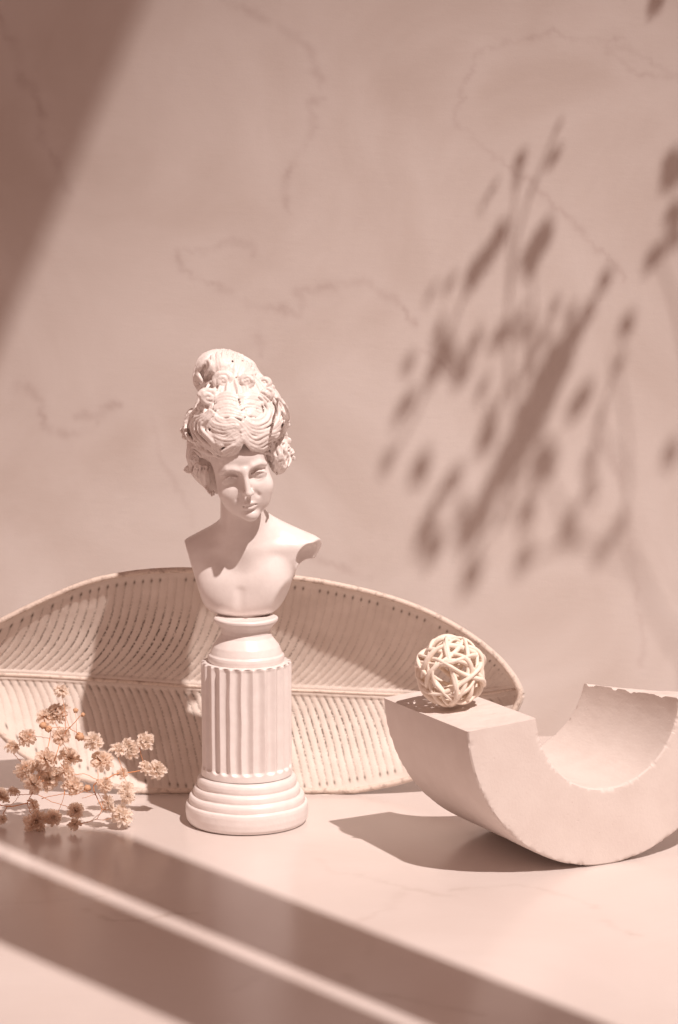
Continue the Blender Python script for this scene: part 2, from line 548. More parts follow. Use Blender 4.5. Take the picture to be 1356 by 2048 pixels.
dot = np.maximum(dot, .6 * np.exp(-((fr - 1) / .3) ** 2) * np.exp(-((dist_mid - .0052) / .0013) ** 2) * (vnoise(phase.round(0) * 2.3, T2 * 0 + 2, seed=9) > .3) * (T2 < 0))
dot *= tipfade
P3 = lp0[None, None, :] + Uc[..., None] * np.array([1., 0, 0]) + vv[..., None] * lv + depth[..., None] * ln
P3[..., 2] = np.maximum(P3[..., 2], .0004)
tray = empty('leaf_tray', lp0 + np.array([-.03, 0, 0]))
tag(tray, 'large whitewashed leaf shaped tray with ribbed veins standing on edge behind the white bust', 'tray')
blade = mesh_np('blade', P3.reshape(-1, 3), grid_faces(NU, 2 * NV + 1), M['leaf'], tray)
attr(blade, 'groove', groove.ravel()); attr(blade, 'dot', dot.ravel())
attr(blade, 'speck', (.35 + .65 * patch).ravel())
sol = blade.modifiers.new('thickness', 'SOLIDIFY'); sol.thickness = .0025; sol.offset = -1 if True else 1
# rim: rounded lip around the outline
ring = np.vstack([TOPUV, BOTUV[::-1][1:-1]])
ring = resample(np.vstack([ring, ring[:1]]), 421)[:-1]
R3 = lp0 + ring[:, :1] * np.array([1., 0, 0]) + ring[:, 1:] * lv - ln * .0006
jit = 1 + .18 * (fbm(np.arange(420) * .15, np.arange(420) * 0., seed=3) - .5)
R3[:, 2] = np.maximum(R3[:, 2], .0022)
V, F = tube(R3, .0016 * jit, 10, closed=True, flat=1.0)
rimo = mesh_np('rim', V, F, M['rim'], tray)
# midrib
msel = slice(4, NU - 6)
mu = ucol[msel][::6]; mv = vm[msel][::6]; me_ = env[msel][::6]
MP = lp0 + mu[:, None] * np.array([1., 0, 0]) + mv[:, None] * lv + (-DEEPU[msel][::6] - .0004)[:, None] * ln
rad = .0011 * (1.15 - .35 * np.linspace(0, 1, len(mu)))
V, F = tube(MP, rad, 10)
mesh_np('midrib', V, F, M['rim'], tray)

# ------------------------------------------------------------------ half ring block of cast stone
YAW, ROCK = math.radians(27), math.radians(3.5)
RO, RI, LB = .082, .0425, .087
cc = at_z(1214, 1729)
bx = np.array([math.cos(YAW), math.sin(YAW), 0]); by = np.array([-math.sin(YAW), math.cos(YAW), 0]); bz = np.array([0, 0, 1.])
ex = bx * math.cos(ROCK) + bz * math.sin(ROCK); ez = -bx * math.sin(ROCK) + bz * math.cos(ROCK)
C0 = np.array([cc[0], cc[1], RO])
NA, ND, NR = 340, 90, 36
tfrac = np.linspace(0, 1, NA)
prof2 = []          # closed section loop in (r, d): outer, back, inner, front
ed = .0007
def loop_section():
    L = []
    dd = np.linspace(0, 1, ND)
    for d_ in np.linspace(ed, LB - ed, ND): L.append((RO, d_))
    for r_ in np.linspace(RO - ed, RI + ed, NR): L.append((r_, LB))
    for d_ in np.linspace(LB - ed, ed, ND): L.append((RI, d_))
    for r_ in np.linspace(RI + ed, RO - ed, NR): L.append((r_, 0))
    return np.array(L)
SEC = loop_section(); ns = len(SEC)
Pg = np.zeros((NA, ns, 3))
# the right end was sawn off askew: a little lower at the back than at the front
A2 = math.pi + tfrac[:, None] * (math.pi - np.radians(4.5 + 11.5 * SEC[:, 1] / LB))[None, :]
for i in range(NA):
    Pg[i] = C0 + SEC[:, :1] * (np.cos(A2[i])[:, None] * ex + np.sin(A2[i])[:, None] * ez) + SEC[:, 1:] * by
# worn, chipped edges: push vertices near the four long edges and the end rims inwards
r_, d_ = SEC[:, 0][None, :].repeat(NA, 0), SEC[:, 1][None, :].repeat(NA, 0)
a2 = A2
rm = (RO + RI) / 2
edge = np.minimum(np.minimum(np.abs(r_ - RO) + np.abs(d_), np.abs(r_ - RI) + np.abs(d_)),
                  np.minimum(np.abs(r_ - RO) + np.abs(d_ - LB), np.abs(r_ - RI) + np.abs(d_ - LB)))
nz = fbm(a2 * 26, r_ * 420, d_ * 420, seed=31, oct=5)
chip = np.exp(-edge / .0011) * (.0002 + .0011 * np.clip(nz - .52, 0, 1) * 3)
dr = np.where(r_ > rm, -1, 1) * chip
dd_ = np.where(d_ > LB / 2, -1, 1) * chip
wob = .0003 * (fbm(a2 * 9, r_ * 90, d_ * 90, seed=33) - .5)
er = np.cos(a2)[..., None] * ex + np.sin(a2)[..., None] * ez
Pg += (dr + wob)[..., None] * er + dd_[..., None] * by
# saw marks on the front face near the left end
fm = (d_ < 1e-6)
saw = fm * np.exp(-((a2 - math.pi - .35) / .22) ** 2) * np.exp(-((r_ - .052) / .012) ** 2) * np.sin((a2 * .9 + r_ * 20) * 130 + 2 * fbm(a2 * 8, r_ * 200, seed=5)) * .00010
Pg += saw[..., None] * by
# broken inner edge of the right end (drop the end in bites)
bite = np.exp(-(A2[-1:] - a2) / .035) * np.clip(fbm(d_ * 260 + 5, r_ * 420, seed=37, oct=5) - .45, 0, 1) * np.exp(-(r_ - RI) / .003) * .0045
tang = -np.sin(a2)[..., None] * ex + np.cos(a2)[..., None] * ez
Pg -= bite[..., None] * tang
Pg[..., 2] = np.maximum(Pg[..., 2], .00015)
V = Pg.reshape(-1, 3)
idx = np.arange(NA * ns).reshape(NA, ns)
F = np.stack([idx[:-1, :], idx[1:, :], np.roll(idx, -1, 1)[1:, :], np.roll(idx, -1, 1)[:-1, :]], -1).reshape(-1, 4)
# end caps as grids
def cap(i, flip):
    nr, nd = NR + 2, ND
    outer = np.array([k for k in range(ND)]); inner = np.array([ND + NR + ND - 1 - k for k in range(ND)])
    g = np.zeros((nr, nd), int)
    g[0] = idx[i, outer]; g[-1] = idx[i, inner]
    extra = []
    base = len(capV[0])
    for ri in range(1, nr - 1):
        f = ri / (nr - 1)
        for di in range(nd):
            p = V0[g[0, di]] * (1 - f) + V0[g[-1, di]] * f
            if di == 0: g[ri, di] = idx[i, ND + NR + ND + (NR - ri)] if 0 <= ND + NR + ND + (NR - ri) < ns else idx[i, 0]; continue
            if di == nd - 1: g[ri, di] = idx[i, ND + ri - 1]; continue
            g[ri, di] = base + len(extra); 
            extra.append(p + tang[i, 0] * (.0004 * (mnoise.noise(Vector(p * 220)) ) * (1 if not flip else -1)))
    capV[0] = np.vstack([capV[0], np.array(extra)])
    q = np.stack([g[:-1, :-1], g[1:, :-1], g[1:, 1:], g[:-1, 1:]], -1).reshape(-1, 4)
    return q if flip else q[:, ::-1]
V0 = V; capV = [V.copy()]
q1 = cap(0, True); q2 = cap(NA - 1, False)
block = mesh_np('arch_block', capV[0], np.vstack([F, q1, q2]).astype(np.int32), M['stone'])
bm = bmesh.new(); bm.from_mesh(block.data); bmesh.ops.recalc_face_normals(bm, faces=bm.faces); bm.to_mesh(block.data); bm.free()
block.data.polygons.foreach_set('use_smooth', np.ones(len(block.data.polygons), dtype=bool))
try:
    block.data.set_sharp_from_angle(angle=math.radians(38))
except Exception:
    pass
tag(block, 'pale cast stone half ring block with chipped edges, lying like a U on the table', 'block')

# ------------------------------------------------------------------ rattan ball on the left end of the block
BR = .0188
bc = at_y(903, 1343, 1.088)
endz = lambda p: (C0 + 0 * ex)[2] + (np.dot(p - C0, bx) * math.tan(ROCK))
bc[2] = endz(bc) + BR - .0002
ball = empty('rattan_ball', bc - np.array([0, 0, BR]))
tag(ball, 'small woven rattan ball of bleached cane resting on the left end of the stone block', 'ball')
r2 = np.random.default_rng(5)
normals = [(1, .10, .10), (.97, -.12, .20), (.12, .45, .9), (-.3, .7, .6), (.55, .75, .35), (-.75, .55, .45), (.35, -.55, .8), (.15, .95, .1),
           (-.5, -.3, .85), (.75, -.6, .3), (-.2, -.75, .6), (.9, .4, -.3), (-.1, .3, .95), (-.6, .8, 0), (.5, .3, .8), (.2, -.9, .3)]
for k, nn in enumerate(normals):
    nn = np.array(nn) + r2.normal(0, .06, 3); nn /= np.linalg.norm(nn)
    e1 = np.cross(nn, [0, 0, 1.]) if abs(nn[2]) < .9 else np.cross(nn, [1., 0, 0]); e1 /= np.linalg.norm(e1)
    e2 = np.cross(nn, e1)
    th = np.linspace(0, 2 * np.pi, 72, endpoint=False)
    h = r2.uniform(-.34, .34) if k > 1 else (-.05, .09)[k]
    rs = math.sqrt(1 - h * h)
    wob = .07 * np.sin(th * 2 + r2.uniform(0, 6)) + .06 * np.sin(th * 3 + r2.uniform(0, 6))
    Pd = (np.cos(th) * rs)[:, None] * e1 + (np.sin(th) * rs)[:, None] * e2 + (h + wob)[:, None] * nn
    Pd /= np.linalg.norm(Pd, axis=1)[:, None]
    rr = BR - .0012 - .0026 * (.5 + .5 * np.sin(th * r2.integers(3, 6) + r2.uniform(0, 6)))
    V, F = tube(bc + Pd * rr[:, None], .00108 * (1 + .12 * np.sin(th * 5 + k)), 8, closed=True, flat=(1.45, .8, 1.2)[k % 3])
    mesh_np('strand', V, F, M['rattan'], ball)
# ------------------------------------------------------------------ bust statuette: column (lathe) and sculpted bust (distance field -> surface)
SY = 1.160                                   # depth of the statuette's axis
AX = at_y(494, 1600, SY)[0]
def zpx(py, dy=0.0, px=494): return at_y(px, py, SY + dy)[2]
def W(px, py, dy=0.0): return at_y(px, py, SY + dy)
PX = 1.186 / FPX                             # metres per photo pixel at the statuette
statu = empty('bust_statuette', (AX, SY, 0))
tag(statu, 'white classical bust of a woman with piled up curls on a short fluted column', 'statuette')

def lathe(name, prof, mat, parent, seg=160, mod=None):
    prof = np.asarray(prof, float)
    th = np.linspace(0, 2 * np.pi, seg, endpoint=False)
    Rr = np.repeat(prof[None, :, 0], seg, 0); Zz = np.repeat(prof[None, :, 1], seg, 0)
    TH = np.repeat(th[:, None], len(prof), 1)
    if mod: Rr, Zz = mod(TH, Rr, Zz)
    V = np.stack([AX + Rr * np.cos(TH), SY + Rr * np.sin(TH), Zz], -1).reshape(-1, 3)
    F = grid_faces(seg, len(prof), closed_u=True)
    return mesh_np(name, V, F, mat, parent)

def smoothprof(P, n): 
    return resample(catmull(np.array(P, float), 8), n)
mm = .001
# heights in mm above the table, radii in mm (read off the photograph)
def H(py): return zpx(py) * 1000
rB = 123 * PX * 1000
zb = H(1641)
base_prof = [(0.01, .1), (rB * .90, .1), (rB * .95, .5), (rB * .985, 2.2), (rB * 1.0, 5.5), (rB * 1.0, 9.0), (rB * .99, 10.6), (rB * .972, 11.2),
             (rB * .945, 11.3), (rB * .950, 12.2), (rB * .945, 14.0), (rB * .925, 15.3), (rB * .895, 15.7), (rB * .868, 15.8), (rB * .874, 17.0), (rB * .866, 18.8), (rB * .845, 19.9), (rB * .820, 20.2),
             (rB * .802, 20.3), (rB * .812, 21.6), (rB * .806, 23.6), (rB * .786, 25.0), (rB * .755, 25.7), (rB * .722, 26.4), (rB * .70, 27.6), (.01, 27.8)]
base_prof = np.array(base_prof) * mm
def waver(TH, R, Z):
    k = fbm(np.cos(TH) * 2 + 5, np.sin(TH) * 2 + 5, Z * 90, seed=41, oct=2) - .5
    return R * (1 + .010 * k), Z + .0007 * k * (Z > .004)
lathe('column_base', resample(base_prof, 200), M['plaster'], statu, 160, waver)
rs = 90.5 * PX * 1000
z0, z1 = 26.6, H(1322)
NF = 24
zz = np.concatenate([np.linspace(z0, z0 + 7, 30), np.linspace(z0 + 7, z1 - 5, 60)[1:], np.linspace(z1 - 5, z1 - .8, 24)[1:]])
shaft_prof = [(rs + .0, z) for z in zz] + [(rs - .25, z1 - .3), (rs - 1.0, z1), (rs - 3, z1 + .05), (.01, z1 + .1)]
shaft_prof = np.array(shaft_prof) * mm
def flutes(TH, R, Z):
    zmm = Z * 1000
    ph = TH * NF / (2 * np.pi) + .22 + .05 * np.sin(TH * 3) + .07 * (vnoise(TH * 4, Z * 70, seed=6) - .5)
    f = np.abs(((ph) % 1) - .5) * 2                       # 0 middle of flute
    groove = np.clip(np.cos(f * np.pi / 2), 0, 1) ** 1.15
    lo = z0 + 3.2 + 1.1 * (f ** 2); hi = z1 - 1.0 + .3 * f
    lo = lo + .5 * (vnoise(np.floor(ph) * 1.7, TH * 0, seed=5) - .5)
    g = groove * sstep(lo - .2, lo + 1.4, zmm) * (1 - sstep(hi - 1.6, hi + .9, zmm) * .30) * (zmm < z1 - .05)
    tap = 1 - .004 * sstep(z1, z0, zmm) + .012 * sstep(z0 + 4, z0, zmm)
    k = fbm(TH * 4, Z * 60, seed=43, oct=2) - .5
    return R * tap - .0019 * g + .00025 * k, Z
lathe('column_shaft', shaft_prof, M['plaster'], statu, 432, flutes)
def r(px): return px * PX * 1000
cap_prof = [(r(74), z1 - .5), (r(75.5), z1 + .6), (r(76), z1 + 2.4), (r(75), z1 + 3.8), (r(72), z1 + 4.5), (r(71.5), z1 + 4.7), (r(70.5), z1 + 5.6), (r(66), z1 + 8.6), (r(58), z1 + 11.4), (r(52), z1 + 13.4),
            (r(49), z1 + 15.6), (r(49.5), z1 + 17.6), (r(53.5), z1 + 19.4), (r(60), z1 + 20.9), (r(63.5), z1 + 22.2), (r(63.8), z1 + 23.4), (r(61), z1 + 24.2), (r(54), z1 + 24.1), (r(40), z1 + 23.6), (.01, z1 + 23.4)]
cap_prof = np.array(cap_prof) * mm
lathe('capital', resample(cap_prof, 140), M['plaster'], statu, 140, waver)
ZTOP = (z1 + 23.4) * mm

# --- distance field tools
class Field:
    def __init__(self, lo, hi, h):
        self.lo = np.array(lo, float); self.h = h
        self.n = np.ceil((np.array(hi) - self.lo) / h).astype(int) + 1
        self.F = np.full(self.n, .02, np.float32)
        self.ax = [(self.lo[k] + h * np.arange(self.n[k])).astype(np.float32) for k in range(3)]
    def box(self, c, r):
        s = []
        for k in range(3):
            a = int(np.clip((c[k] - r[k] - self.lo[k]) / self.h, 0, self.n[k])); b = int(np.clip((c[k] + r[k] - self.lo[k]) / self.h + 2, 0, self.n[k]))
            s.append(slice(a, b))
        return tuple(s)
    def xyz(self, s):
        return self.ax[0][s[0]][:, None, None], self.ax[1][s[1]][None, :, None], self.ax[2][s[2]][None, None, :]
    def apply(self, f, c, rad, k, op='u'):
        c = np.asarray(c, float); rad = np.full(3, rad) if np.isscalar(rad) else np.asarray(rad, float)
        s = self.box(c, rad + k * 1.5 + .002)
        if any(q.stop <= q.start for q in s): return
        d = f(*self.xyz(s)).astype(np.float32)
        A = self.F[s]
        if op == 'u':
            h = np.clip(.5 + .5 * (A - d) / k, 0, 1); self.F[s] = A * (1 - h) + d * h - k * h * (1 - h)
        elif op == 's':       # subtract d
            d = -d
            h = np.clip(.5 - .5 * (A - d) / k, 0, 1); self.F[s] = A * (1 - h) + d * h + k * h * (1 - h)
        elif op == 'i':
            h = np.clip(.5 - .5 * (A - d) / k, 0, 1); self.F[s] = A * (1 - h) + d * h + k * h * (1 - h)
    def ell(self, c, r, k, op='u', R=None):
        r = np.asarray(r, float); c = np.asarray(c, float)
        def f(x, y, z):
            x, y, z = x - c[0], y - c[1], z - c[2]
            if R is not None:
                x, y, z = R[0, 0] * x + R[1, 0] * y + R[2, 0] * z, R[0, 1] * x + R[1, 1] * y + R[2, 1] * z, R[0, 2] * x + R[1, 2] * y + R[2, 2] * z
            k0 = np.sqrt((x / r[0]) ** 2 + (y / r[1]) ** 2 + (z / r[2]) ** 2)
            k1 = np.sqrt((x / r[0] ** 2) ** 2 + (y / r[1] ** 2) ** 2 + (z / r[2] ** 2) ** 2) + 1e-9
            return k0 * (k0 - 1) / k1
        self.apply(f, c, r.max(), k, op)
    def cap(self, a, b, ra, rb, k, op='u', flat=None):
        a, b = np.asarray(a, float), np.asarray(b, float); ba = b - a; L2 = ba.dot(ba) + 1e-12
        def f(x, y, z):
            t = np.clip(((x - a[0]) * ba[0] + (y - a[1]) * ba[1] + (z - a[2]) * ba[2]) / L2, 0, 1)
            return np.sqrt((x - a[0] - ba[0] * t) ** 2 + (y - a[1] - ba[1] * t) ** 2 + (z - a[2] - ba[2] * t) ** 2) - (ra + (rb - ra) * t)
        self.apply(f, (a + b) / 2, np.abs(ba) / 2 + max(ra, rb), k, op)
    def line(self, P, R, k, op='u'):
        """tube along a polyline as ONE distance (so its own joints do not swell)"""
        P = np.asarray(P, float); R = np.full(len(P), R) if np.isscalar(R) else np.asarray(R)
        lo, hi = P.min(0), P.max(0)
        def f(x, y, z):
            D = None
            for a, b, ra, rb in zip(P[:-1], P[1:], R[:-1], R[1:]):
                ba = b - a; L2 = ba.dot(ba) + 1e-12
                t = np.clip(((x - a[0]) * ba[0] + (y - a[1]) * ba[1] + (z - a[2]) * ba[2]) / L2, 0, 1)
                d = np.sqrt((x - a[0] - ba[0] * t) ** 2 + (y - a[1] - ba[1] * t) ** 2 + (z - a[2] - ba[2] * t) ** 2) - (ra + (rb - ra) * t)
                D = d if D is None else np.minimum(D, d)
            return D
        self.apply(f, (lo + hi) / 2, (hi - lo) / 2 + R.max(), k, op)
    def plane(self, p, n, k, lo=None, hi=None):
        """keep the side the normal points away from"""
        n = np.asarray(n, float); n /= np.linalg.norm(n)
        s = tuple(slice(0, q) for q in self.n) if lo is None else self.box((np.asarray(lo) + np.asarray(hi)) / 2, (np.asarray(hi) - np.asarray(lo)) / 2)
        x, y, z = self.xyz(s)
        d = ((x - p[0]) * n[0] + (y - p[1]) * n[1] + (z - p[2]) * n[2]).astype(np.float32)
        A = self.F[s]
        h = np.clip(.5 - .5 * (A - d) / k, 0, 1); self.F[s] = A * (1 - h) + d * h + k * h * (1 - h)
    def hit(self, px, py):
        d = ray(px, py); o = np.array([0, 0, CAMH])
        T = np.linspace((SY - .045) / d[1], (SY + .03) / d[1], 300)
        P = o + T[:, None] * d
        G = (P - self.lo) / self.h
        ok = np.all((G >= 0) & (G < self.n - 1.001), axis=1)
        G = np.clip(G, 0, self.n - 1.001); I = G.astype(int); f = G - I
        v = 0
        for a in (0, 1):
            for b in (0, 1):
                for c in (0, 1):
                    wgt = (f[:, 0] if a else 1 - f[:, 0]) * (f[:, 1] if b else 1 - f[:, 1]) * (f[:, 2] if c else 1 - f[:, 2])
                    v = v + wgt * self.F[I[:, 0] + a, I[:, 1] + b, I[:, 2] + c]
        v = np.where(ok, v, 1.0)
        w = np.where(v < 0)[0]
        if len(w) == 0 or w[0] == 0: return None
        i1 = w[0]; t = v[i1 - 1] / (v[i1 - 1] - v[i1] + 1e-12)
        return P[i1 - 1] * (1 - t) + P[i1] * t
    def mesh(self):
        F = self.F; ins = F < 0
        nx, ny, nz = F.shape
        cnt = np.zeros((nx - 1, ny - 1, nz - 1), np.int8)
        for a in (0, 1):
            for b in (0, 1):
                for c in (0, 1):
                    cnt += ins[a:nx - 1 + a, b:ny - 1 + b, c:nz - 1 + c]
        act = (cnt > 0) & (cnt < 8)
        I = np.argwhere(act)
        idx = np.full(act.shape, -1, np.int32); idx[act] = np.arange(len(I))
        acc = np.zeros((len(I), 3)); num = np.zeros(len(I))
        corners = [(a, b, c) for a in (0, 1) for b in (0, 1) for c in (0, 1)]
        for p in corners:
            for ax in range(3):
                if p[ax] == 1: continue
                q = list(p); q[ax] = 1
                fa = F[I[:, 0] + p[0], I[:, 1] + p[1], I[:, 2] + p[2]]; fb = F[I[:, 0] + q[0], I[:, 1] + q[1], I[:, 2] + q[2]]
                m = (fa < 0) != (fb < 0)
                t = np.where(m, fa / (fa - fb + 1e-12), 0)
                pt = np.tile(np.array(p, float), (len(I), 1)); pt[:, ax] += t
                acc[m] += pt[m]; num[m] += 1
        V = (I + acc / num[:, None]) * self.h + self.lo
        Q = []
        for ax in range(3):
            o1, o2 = [(1, 2), (2, 0), (0, 1)][ax]
            sa = [slice(None)] * 3; sb = [slice(None)] * 3
            sa[ax] = slice(0, -1); sb[ax] = slice(1, None)
            for o_ in (o1, o2): sa[o_] = slice(1, -1); sb[o_] = slice(1, -1)
            A_, B_ = ins[tuple(sa)], ins[tuple(sb)]
            for flip, msk in ((False, A_ & ~B_), (True, ~A_ & B_)):
                E = np.argwhere(msk)
                if len(E) == 0: continue
                E[:, o1] += 1; E[:, o2] += 1
                def cell(d1, d2):
                    c = E.copy(); c[:, o1] -= d1; c[:, o2] -= d2
                    return idx[c[:, 0], c[:, 1], c[:, 2]]
                q = np.stack([cell(1, 1), cell(0, 1), cell(0, 0), cell(1, 0)], 1)
                Q.append(q[:, ::-1] if flip else q)
        return V, np.vstack(Q)

def rot(roll, pitch, yaw):
    return np.array(Matrix.Rotation(yaw, 3, 'Z') @ Matrix.Rotation(roll, 3, 'Y') @ Matrix.Rotation(pitch, 3, 'X'))

# --- head frame: local x = her left (image right), -y = face, z = crown; units of s
HS = .00232
HR = rot(math.radians(-10.5), math.radians(17), math.radians(9))
EYE = W(489.5, 950, -.0260)
HC = EYE - HR @ (np.array([0, -7.9, 0]) * HS)
def L(x, y, z): return HC + HR @ (np.array([x, y, z]) * HS)
s = HS
lo = W(352, 1262, 0) + np.array([0, -.040, 0]); hi = W(660, 850, 0) + np.array([0, .036, 0])
B = Field(lo, hi, .00044)
# torso
TB = .0105                                    # the chest sits a little behind the column's axis
B.ell(W(484, 1135, TB), (.0275, .0150, .0215), .004)
B.ell(W(487, 1180, TB - .001), (.0230, .0140, .0140), .005)
B.ell(W(486, 1199, TB - .002), (.0200, .0130, .0096), .004)
B.cap(W(388, 1112, TB + .002), W(452, 1092, TB + .002), .0090, .0100, .008)
B.cap(W(626, 1116, TB + .001), W(540, 1092, TB + .002), .0095, .0100, .008)
B.ell(W(443, 1168, TB - .0070), (.0120, .0085, .0130), .006)
B.ell(W(528, 1166, TB - .0070), (.0130, .0088, .0135), .006)
# neck and trapezius
B.cap(W(484, 1000, .003), W(488, 1085, .006), .0115, .0126, .007)
B.cap(W(452, 1075, TB + .003), W(400, 1098, TB + .003), .0070, .0050, .010)
B.cap(W(524, 1060, TB + .003), W(612, 1092, TB + .003), .0085, .0050, .010)
# faint collar bones and throat notch
B.cap(W(470, 1100, TB - .0105), W(405, 1098, TB - .006), .0008, .0010, .005)
B.cap(W(506, 1098, TB - .0105), W(590, 1094, TB - .006), .0010, .0010, .005)
B.cap(W(477, 1240, TB - .0165), W(480, 1185, TB - .0175), .0013, .0006, .004, 's')
# arm cuts
B.plane(W(369, 1084, TB), np.array([-.955, -.10, -.27]), .0008)
B.plane(W(611, 1098, TB - .010), np.array([.80, -.40, -.44]), .0008)
B.ell(W(624, 1124, TB - .006), (.0088, .0120, .0098), .0010, 's')
B.cap(W(624, 1150, -.03), W(624, 1150, .04), .0090, .0090, .0006, 's')
B.plane(W(494, 1200, .020), np.array([0, 1, 0]), .002)
B.cap(W(492, 1214, .009), W(494, 1254, .006), .0070, .0080, .0008)
# head
def HE(c, r_, k, op='u', R=None): B.ell(L(*c), np.array(r_) * s, k * s, op, HR if R is None else HR @ R)
def HCp(a, b, ra, rb, k, op='u'): B.cap(L(*a), L(*b), ra * s, rb * s, k * s, op)
def HL(P, R, k, op='u'): B.line([L(*p) for p in P], np.array(R) * s if not np.isscalar(R) else R * s, k * s, op)
HE((0, 1.2, 3.6), (6.9, 8.2, 6.8), 1.0)
HE((0, -2.6, -2.4), (6.15, 5.9, 8.4), 2.0)
HE((0, -3.6, -7.2), (4.2, 4.4, 4.4), 2.0)
HE((0, -6.6, -10.3), (1.9, 1.9, 1.6), 1.8)
for sx in (-1, 1):
    HE((sx * 3.6, -5.5, -4.6), (2.6, 2.5, 2.5), 2.0)
    HE((sx * 2.7, -5.0, -7.6), (2.2, 2.5, 2.5), 2.0)
HE((0, -5.6, 3.4), (4.9, 2.5, 3.0), 2.0)
# brows, sockets, almond eyes with lids
ED = -.95
for sx in (-1, 1):
    HL([(sx * .8, -8.4, .95), (sx * 2.1, -8.35, 1.85), (sx * 3.7, -7.7, 1.95), (sx * 5.2, -6.2, .9)], [.35, .42, .42, .3], 1.5)
    HE((sx * 3.05, -9.1, ED + .40), (2.40, 2.05, 1.95), 1.0, 's')
    HE((sx * 1.55, -9.2, ED + .5), (.85, 1.35, 1.3), .8, 's')
    HE((sx * 3.15, -6.30, ED - .05), (1.95, 1.30, 1.55), .2)
    up_ = [(sx * 1.35, -6.95, ED - .30), (sx * 2.1, -7.50, ED + .68), (sx * 3.1, -7.70, ED + 1.10), (sx * 4.2, -7.30, ED + .70), (sx * 5.1, -6.40, ED - .25)]
    dn_ = [(sx * 1.35, -6.95, ED - .30), (sx * 2.3, -7.38, ED - .95), (sx * 3.2, -7.48, ED - 1.15), (sx * 4.2, -7.10, ED - .88), (sx * 5.1, -6.40, ED - .25)]
    HL(catmull(up_, 3), .23, .12); HL(catmull(dn_, 3), .20, .12)
    HL(catmull([(p[0], p[1] + .05, p[2] + .50) for p in up_], 3), .15, .2, 's')
# nose
HL([(0, -8.35, 1.4), (0, -8.90, .2), (0, -9.8, -1.8), (0, -10.5, -3.35)], [.66, .60, .66, .72], .9)
HE((0, -10.4, -3.55), (.80, .80, .68), .5)
for sx in (-1, 1):
    HE((sx * .85, -9.35, -3.80), (.60, .95, .58), .6)
    HE((sx * .5, -10.0, -4.35), (.30, .45, .25), .2, 's')
    HL([(sx * 1.5, -9.0, -4.0), (sx * 2.3, -8.3, -5.4)], .12, .9, 's')
# mouth
MD = -.45
HE((0, -7.6, -6.2 + MD), (2.0, 1.1, 1.8), 1.2)
HL([(0, -9.0, -4.7), (0, -8.95, -5.6 + MD)], .20, .35, 's')
HL(catmull([(-1.6, -8.0, -6.82 + MD), (-.9, -8.70, -6.32 + MD), (-.32, -8.95, -6.14 + MD), (0, -8.90, -6.27 + MD), (.32, -8.95, -6.14 + MD), (.9, -8.70, -6.32 + MD), (1.6, -8.0, -6.82 + MD)], 3), .34, .35)
HL(catmull([(-1.2, -8.0, -7.12 + MD), (-.7, -8.5, -7.38 + MD), (0, -8.7, -7.48 + MD), (.7, -8.5, -7.38 + MD), (1.2, -8.0, -7.12 + MD)], 3), .50, .35)
HL(catmull([(-1.6, -8.2, -6.98 + MD), (-.9, -9.0, -6.78 + MD), (0, -9.25, -6.84 + MD), (.9, -9.0, -6.78 + MD), (1.6, -8.2, -6.98 + MD)], 3), .15, .16, 's')
HE((0, -8.8, -8.40 + MD), (1.3, .7, .42), .6, 's')
HE((0, -7.8, -10.0), (1.5, 1.3, 1.25), 1.0)
Vb, Fb = B.mesh()
bust = mesh_np('bust', Vb, Fb.astype(np.int32), M['plaster'], statu)
sm = bust.modifiers.new('smooth', 'SMOOTH'); sm.factor = .5; sm.iterations = 2

# --- hair
lo = W(352, 1010, 0) + np.array([0, -.042, 0]); hi = W(604, 684, 0) + np.array([0, .036, 0])
Hf = Field(lo, hi, .0004)
Rh = rot(math.radians(-7), 0, 0)
Hf.ell(W(472, 850, -.0045), (.0238, .0275, .0226), .003, R=Rh)
Hf.ell(W(474, 800, -.002), (.0200, .0225, .0150), .004, R=Rh)
Hf.ell(W(442, 733, .003), (.0128, .0140, .0090), .003)
Hf.ell(W(476, 743, .003), (.0098, .0130, .0078), .003)
Hf.ell(W(468, 768, .003), (.0150, .0140, .008), .004)
Hf.ell(W(404, 928, .003), (.0066, .0115, .0128), .003, R=rot(math.radians(-22), 0, 0))
Hf.ell(W(426, 958, .009), (.0046, .0090, .0082), .003, R=rot(math.radians(-30), 0, 0))
Hf.ell(W(406, 753, .004), (.0046, .0095, .0056), .003)
Hf.ell(W(558, 905, -.003), (.0058, .0105, .0112), .004)
Hf.ell(W(388, 848, .005), (.0046, .0120, .0080), .002)
Hf.ell(W(545, 826, .001), (.0056, .0140, .0110), .004)
Hf.ell(W(416, 764, .004), (.0060, .0100, .0060), .003)
# the whole mass is combed: shallow strand furrows running down from the crown
gx_, gy_, gz_ = Hf.xyz(tuple(slice(0, q) for q in Hf.n))
cX = W(470, 820)
az = np.arctan2(gx_ - cX[0] + .12 * (gz_ - cX[2]), -(gy_ - SY - .002)) + 0 * gz_
wv_ = .9 * np.sin((gz_ - cX[2]) * 260 + az * 3) + .6 * np.sin((gz_ - cX[2]) * 520 - az * 7)
base_copy = Hf.F.copy()
near = np.abs(Hf.F) < .004
fur = np.sin(az * 34 + wv_) * .00055 + np.sin(az * 61 + 1.7 * wv_ + 2) * .00028
Hf.F += np.where(near, fur, 0).astype(np.float32)
# opening for the face
def HS_(c, r_, k): Hf.ell(L(*c), np.array(r_) * s, k * s, 's', HR)
HS_((0, -9.0, -3.0), (6.6, 6.2, 7.6), .5)
HS_((.1, -9.5, 1.8), (6.3, 6.0, 3.2), .5)
HS_((.2, -10.0, 4.6), (2.6, 5.5, 3.7), .5)
HS_((0, -6.0, -8.0), (5.9, 8, 5.0), .3)

